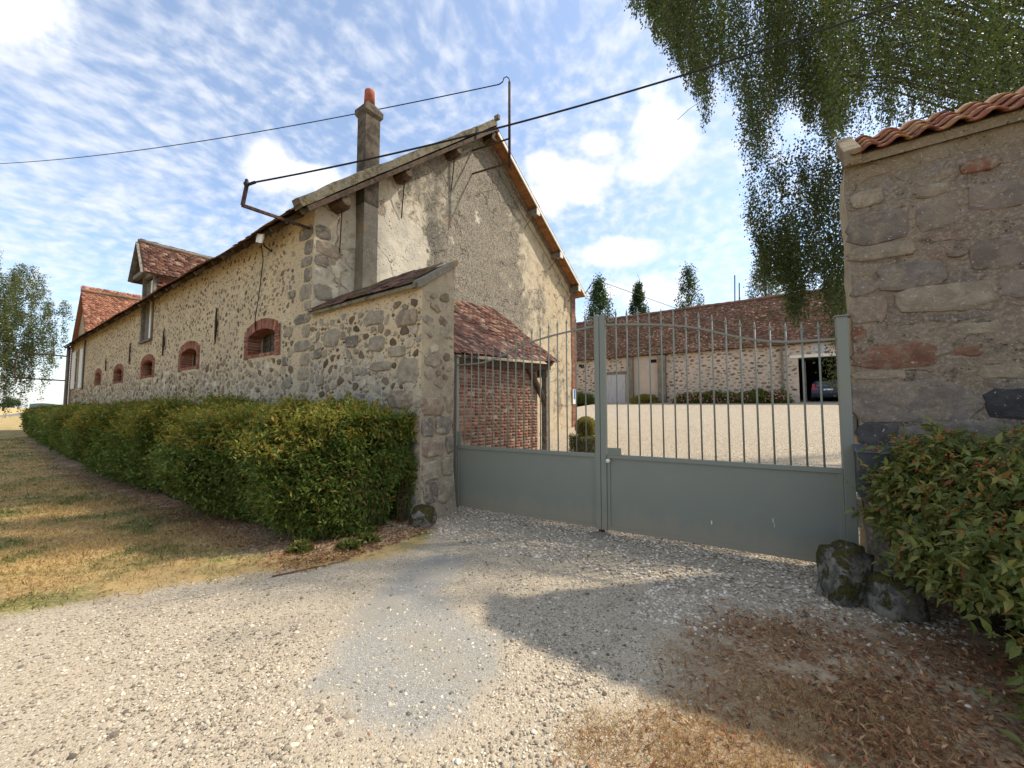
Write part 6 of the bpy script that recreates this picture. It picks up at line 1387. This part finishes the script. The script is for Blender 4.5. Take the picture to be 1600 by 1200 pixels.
tA, tB = ft(1232), ft(1068)
labs = ['garage end of', 'second from the garage in', 'middle of', 'second from the left in', 'leftmost of']
for i in range(7):
    t = tA + .6 + (tB - tA - .8) * i / 6; p = FF(t, -.75); clump('hydrangea', (p.x, p.y, fgz(t) - .05), (.85, .8, .88 + .12 * math.sin(i * 2)), 3600, 'bush', ['pink hydrangea nearest the open barn bay, right end of the row', 'hydrangea second from the open barn bay', 'hydrangea third from the open barn bay, with few flowers', 'middle hydrangea of the row along the courtyard barn', 'hydrangea just left of the middle of the row', 'hydrangea second from the left end of the row', 'pink hydrangea at the left end of the row, nearest the buttress'][i], 'shrub', .13, 'pink', 75 if i in (0, 2, 5, 6) else 38, 'hydrangeas along the courtyard barn wall')
t = ft(1012); p = FF(t, -.9); clump('low_shrub', (p.x, p.y, fgz(t) - .05), (1.25, .8, .78), 4200, 'yew', 'low yellow-green shrub between the two buttresses of the courtyard barn', 'shrub', .11)
t = ft(914); p = FF(t, -.9); clump('low_shrub', (p.x, p.y, fgz(t) - .05), (1.3, .9, 1.05), 3800, 'hedge', 'dark green shrub left of the pale courtyard door', 'shrub', .12)
q = at(916, 700, 10.6); gz = hyard(vdist(q.x, q.y))
ball = thing('potted_shrub', (q.x, q.y, gz), 'golden ball shrub in a round planter behind the gate', 'potted plant')
m_ = MB(); m_.tube([Vector((q.x, q.y, gz + z)) for z in (-.02, .05, .40, .44, .46)], [.30, .32, .36, .38, .34], 18); m_.build('planter', MAT['mossrock'], ball, True)
n = 7000; d = unit(rng.normal(size=(n, 3))); P = np.array([q.x, q.y, gz + .70]) + d * .28 * (1 - rng.random(n) ** 2 * .3)[:, None]; scatter('foliage', [LEAF], np.zeros(n, int), P, leaf_basis(n, d, .035 * np.ones(n), .014, .1, .6), MAT['yew'], ball)
n = 4500; a = rng.uniform(0, 6.28, n); P = np.stack([q.x + .40 * np.cos(a), q.y + .40 * np.sin(a), gz + rng.uniform(.05, .5, n)], 1) + rng.normal(size=(n, 3)) * .03; d = unit(np.stack([np.cos(a), np.sin(a), .2 + 0 * a], 1)); scatter('foliage', [LEAF], np.zeros(n, int), P, leaf_basis(n, d, .04 * np.ones(n), .02, -.2, .6), MAT['bush'], ball)
m_ = MB(); m_.sphere((q.x, q.y, gz + .7), .20); m_.build('shade_core', MAT['core'], ball)

# ---------------------------------------------------------------- loose ground cover
def rock_t(seed, n=6):
    r_ = random.Random(seed); V = [(0, 0, .42)]; F = []
    for j, (zz, rr) in enumerate(((.22, .40), (-.2, .5))):
        for i in range(n): a = 2 * math.pi * (i + .5 * j) / n; k_ = rr * r_.uniform(.75, 1.15); V.append((math.cos(a) * k_, math.sin(a) * k_, zz * r_.uniform(.7, 1.2)))
    for i in range(n):
        F.append((0, 1 + i, 1 + (i + 1) % n)); F.append((1 + i, 1 + n + i, 1 + (i + 1) % n)); F.append((1 + n + i, 1 + n + (i + 1) % n, 1 + (i + 1) % n))
    return V, F
RK = [rock_t(k_, 5 + k_ % 2) for k_ in range(6)]
def polar(n, r0, r1, a0=-56, a1=56, pw=1.0):
    th = np.radians(rng.uniform(a0, a1, n)); u = rng.random(n); r = r0 * (r1 / r0) ** (u ** pw); return r * np.sin(th), r * np.cos(th)
# drive pebbles
n = 60000; X, Y = polar(n, 1.25, 8.0, -66, 50)
sl_ = sdist(X, Y, LAWN); sv_ = sdist(X, Y, RV); k_ = (rng.random(n) > np.clip(sl_ * 2.2 + .5, 0, .97)) & (rng.random(n) > np.clip(sv_ * 1.6 + .5, 0, .93)) & ((X - G0.x) * GN.x + (Y - G0.y) * GN.y < .2) & ~((X - P0.x) * D2.x + (Y - P0.y) * D2.y > -.05)
X, Y = X[k_], Y[k_]; Pz = np.stack([X, Y, 0 * X], 1); dn = vnoise(Pz, .9, 3) + .5 * vnoise(Pz, 3.1, 3); inp = inpoly(X, Y, PATCH)
vv = (X - G0.x) * GN.x + (Y - G0.y) * GN.y; uu = (X - G0.x) * GD.x + (Y - G0.y) * GD.y
white = (vv > -1.1 - .25 * dn) & (vv < .2) | ((uu > 3.2) & (vv > -1.9))
keep = (rng.random(len(X)) < np.where(inp, .28, np.clip(.52 + dn * .9, .15, 1))) | white
sz = np.where(white, rng.uniform(.016, .032, len(X)), rng.lognormal(math.log(.0125), .35, len(X))); sz = np.clip(sz, .006, .034)
for nm, kk, mm in (('pebbles', keep & ~white, 'pebble'), ('pale_pebbles', keep & white, 'wpebble')):
    s_ = sz[kk]; P = np.stack([X[kk], Y[kk], s_ * .10 + .002], 1); m__ = len(s_)
    o = scatter(nm, RK, rng.integers(0, 6, m__), P, rand_basis(m__, s_ * rng.uniform(.9, 1.5, m__), s_, s_ * .62, 1.0), MAT[mm]); tag(o, {'pebbles': 'loose cream and grey gravel on the drive', 'pale_pebbles': 'loose pale gravel along the foot of the gate'}[nm], 'gravel')
n = 16000; X, Y = polar(n, 3.6, 12, -20, 48); vv = (X - G0.x) * GN.x + (Y - G0.y) * GN.y; k_ = (vv > -1.2) & (vv < 3.2) & ((X - P0.x) * -D1.x + (Y - P0.y) * -D1.y > -.1); X, Y, vv = X[k_], Y[k_], vv[k_]
k_ = ((X - R0.x) * D2.x + (Y - R0.y) * D2.y < -.05) | ((X - R0.x) * -D1.x + (Y - R0.y) * -D1.y < -.02) | (vv > .7); X, Y, vv = X[k_], Y[k_], vv[k_]
s_ = rng.uniform(.016, .034, len(X)); Z = np.array([hyard(v) for v in vv]) + .008; o = scatter('pale_pebbles', RK, rng.integers(0, 6, len(X)), np.stack([X, Y, Z], 1), rand_basis(len(X), s_ * 1.3, s_, s_ * .6, 1.0), MAT['wpebble']); tag(o, 'pale gravel under and behind the gate', 'gravel')
# odd larger stones on the drive
for si_, (px, py, r) in enumerate(((165, 1135, .05), (180, 1148, .045), (480, 1140, .05), (500, 1110, .045), (515, 1125, .04), (600, 1190, .05), (630, 1188, .045), (100, 1048, .03), (460, 1165, .04), (530, 1148, .035), (545, 1120, .05))):
    d = dir_of(px, py); k_ = -EYE / d.z; q = Vector((d.x * k_, d.y * k_, 0)); m_ = MB(); V, F = RK[random.randrange(6)]; a = random.random() * 6
    m_.addf([q + Vector(((v[0] * math.cos(a) - v[1] * math.sin(a)) * r * 1.3, (v[0] * math.sin(a) + v[1] * math.cos(a)) * r, v[2] * r * .5 + r * .08)) for v in V], F); o = m_.build('stone', MAT['bigstone'] if si_ in (1, 4, 9) else MAT['pebble']); tag(o, ['pale flat stone, upper of the pair lying at the lower left of the drive', 'flat stone, lower of the pair lying at the lower left of the drive', 'loose stone just left of the asphalt patch, near the bottom', 'loose stone at the lower left corner of the asphalt patch, topmost there', 'loose stone at the lower left edge of the asphalt patch, second from top', 'loose stone at the bottom edge of the frame below the asphalt patch, left one', 'loose stone at the bottom edge of the frame below the asphalt patch, right one', 'small lone stone at the far left of the drive', 'loose stone lowest left of the asphalt patch', 'small stone touching the bottom of the asphalt patch', 'stone overlapping the lower left edge of the asphalt patch'][si_], 'stone', 'loose stones on the drive')
# grass
BL_ = ([(-.5, 0, 0), (.5, 0, 0), (.22, .15, .55), (-.22, .15, .55), (0, .5, 1)], [(0, 1, 2, 3), (3, 2, 4)])
def blades(name, X, Y, h, w_, m, label, z=.006, lean=.5, cat='grass'):
    n = len(X); P = np.stack([X, Y, np.full(n, z)], 1); th = rng.uniform(0, 6.283, n); a = rng.normal(size=(n, 2)) * lean; h = h * rng.uniform(.45, 1.3, n)
    zx = unit(np.stack([a[:, 0], a[:, 1], np.ones(n)], 1)); x = unit(np.stack([np.cos(th), np.sin(th), 0 * th], 1)); y = np.cross(zx, x)
    o = scatter(name, [BL_], np.zeros(n, int), P, basis(x * np.reshape(w_, (-1, 1)), y * h[:, None], zx * h[:, None]), MAT[m]); tag(o, label, cat); return o
n = 210000; X, Y = polar(n, 3.4, 34, -66, -12, 1.15); k_ = rng.random(n) < np.clip(sdist(X, Y, LAWN) * 2.4 + .40 + .9 * vnoise(np.stack([X, Y, 0 * X], 1), 2.0, 17), 0, 1); X, Y = X[k_], Y[k_]; bb = -((X - P0.x) * D2.x + (Y - P0.y) * D2.y); k_ = bb > 1.45 + np.interp((X - P0.x) * D1.x + (Y - P0.y) * D1.y, HTX, HTY) + .3 * rng.random(len(bb)); X, Y = X[k_], Y[k_]
tt = (X - P0.x) * D1.x + (Y - P0.y) * D1.y; k_ = (rng.random(len(X)) < np.clip(.25 + (tt - .8) * .5, .12, 1)); X, Y = X[k_], Y[k_]
dist = np.hypot(X, Y); print('blades', len(X)); blades('lawn_grass', X, Y, .048 + .07 * np.clip(vnoise(np.stack([X, Y, 0 * X], 1), .8, 6), 0, 1), .0046 + .0013 * dist, 'grass', 'sparse sun-dried lawn grass left of the drive', lean=1.1)
n = 80000; X, Y = polar(n, 1.3, 4.6, -2, 66); k_ = rng.random(n) < np.clip(sdist(X, Y, RV) * 1.7 + .42 + 1.1 * vnoise(np.stack([X, Y, 0 * X], 1), 2.2, 31), 0, 1); X, Y = X[k_], Y[k_]; k_ = rng.random(len(X)) < np.clip(.55 + 2.0 * vnoise(np.stack([X, Y, 0 * X], 1), 1.7, 12) - .5 * np.clip(X * .75 + Y * .25 - 1.8, 0, 1), .06, 1); blades('dry_grass', X[k_], Y[k_], .068, .0040, 'straw', 'dry straw-coloured grass in the right foreground verge', lean=1.7)
def litter(name, X, Y, label, s0=.022):
    n = len(X); s_ = s0 * rng.uniform(.5, 1.5, n); P = np.stack([X, Y, .012 + rng.random(n) * .012], 1)
    o = scatter(name, [LEAF], np.zeros(n, int), P, rand_basis(n, s_ * .5, s_ * 1.6, s_, .35), MAT['litter']); tag(o, label, 'fallen leaves')
n = 120000; X, Y = polar(n, 3.6, 16, -64, -2); bb = -((X - P0.x) * D2.x + (Y - P0.y) * D2.y); tt = (X - P0.x) * D1.x + (Y - P0.y) * D1.y
k_ = (bb > .1) & (tt > -.5) & (rng.random(n) < np.clip((2.10 + np.interp(tt, HTX, HTY) - bb + .45 * vnoise(np.stack([X, Y, 0 * X], 1), 2)) / .6, 0, 1)) & (rng.random(n) < np.clip(sdist(X, Y, LAWN) * 2 + .6, .10, 1)) & ((X - G0.x) * GN.x + (Y - G0.y) * GN.y < -.15); litter('leaf_litter', X[k_], Y[k_], 'reddish fallen leaves under the hedge')
n = 44000; X, Y = polar(n, 1.3, 4.8, -20, 66); g = vnoise(np.stack([X, Y, 0 * X], 1), 1.5, 2); k_ = (rng.random(n) < np.clip(sdist(X, Y, RV) * 1.6 + .35 + .8 * vnoise(np.stack([X, Y, 0 * X], 1), 2.4, 31), 0.012, 1)) & (rng.random(n) < np.clip((X * .75 + Y * .25 - 1.35) * 1.1 + g, .08, 1)) & ((X - R0.x) * D2.x + (Y - R0.y) * D2.y < -.03); litter('leaf_litter', X[k_], Y[k_], 'brown fallen leaves under the right-hand shrub', .024)
# small weeds by the hedge end
for i, (px, py) in enumerate(((545, 858), (575, 848), (470, 862))):
    d = dir_of(px, py); k_ = -EYE / d.z; c = (d.x * k_, d.y * k_, 0.0); clump('weed', c, (.12, .10, .10), 260, 'bush', ['small green weed in the leaf litter nearer the hedge', 'small green weed in the leaf litter nearer the pier', 'green sprig at the front corner of the hedge'][i], 'plant', .05)
m_ = MB(); a = dir_of(425, 903); b = dir_of(545, 878); m_.tube([Vector((a.x, a.y, 0)) * (-EYE / a.z) + UP * .015, Vector((b.x, b.y, 0)) * (-EYE / b.z) * 1.0 + UP * .02], [.008, .004], 5); tag(m_.build('stick', MAT['twig']), 'thin dark stick lying along the edge of the litter', 'stick')
print('objects', len(bpy.data.objects), 'tris', sum(len(o.data.loops) - 2 * len(o.data.polygons) for o in bpy.data.objects if o.type == 'MESH'))
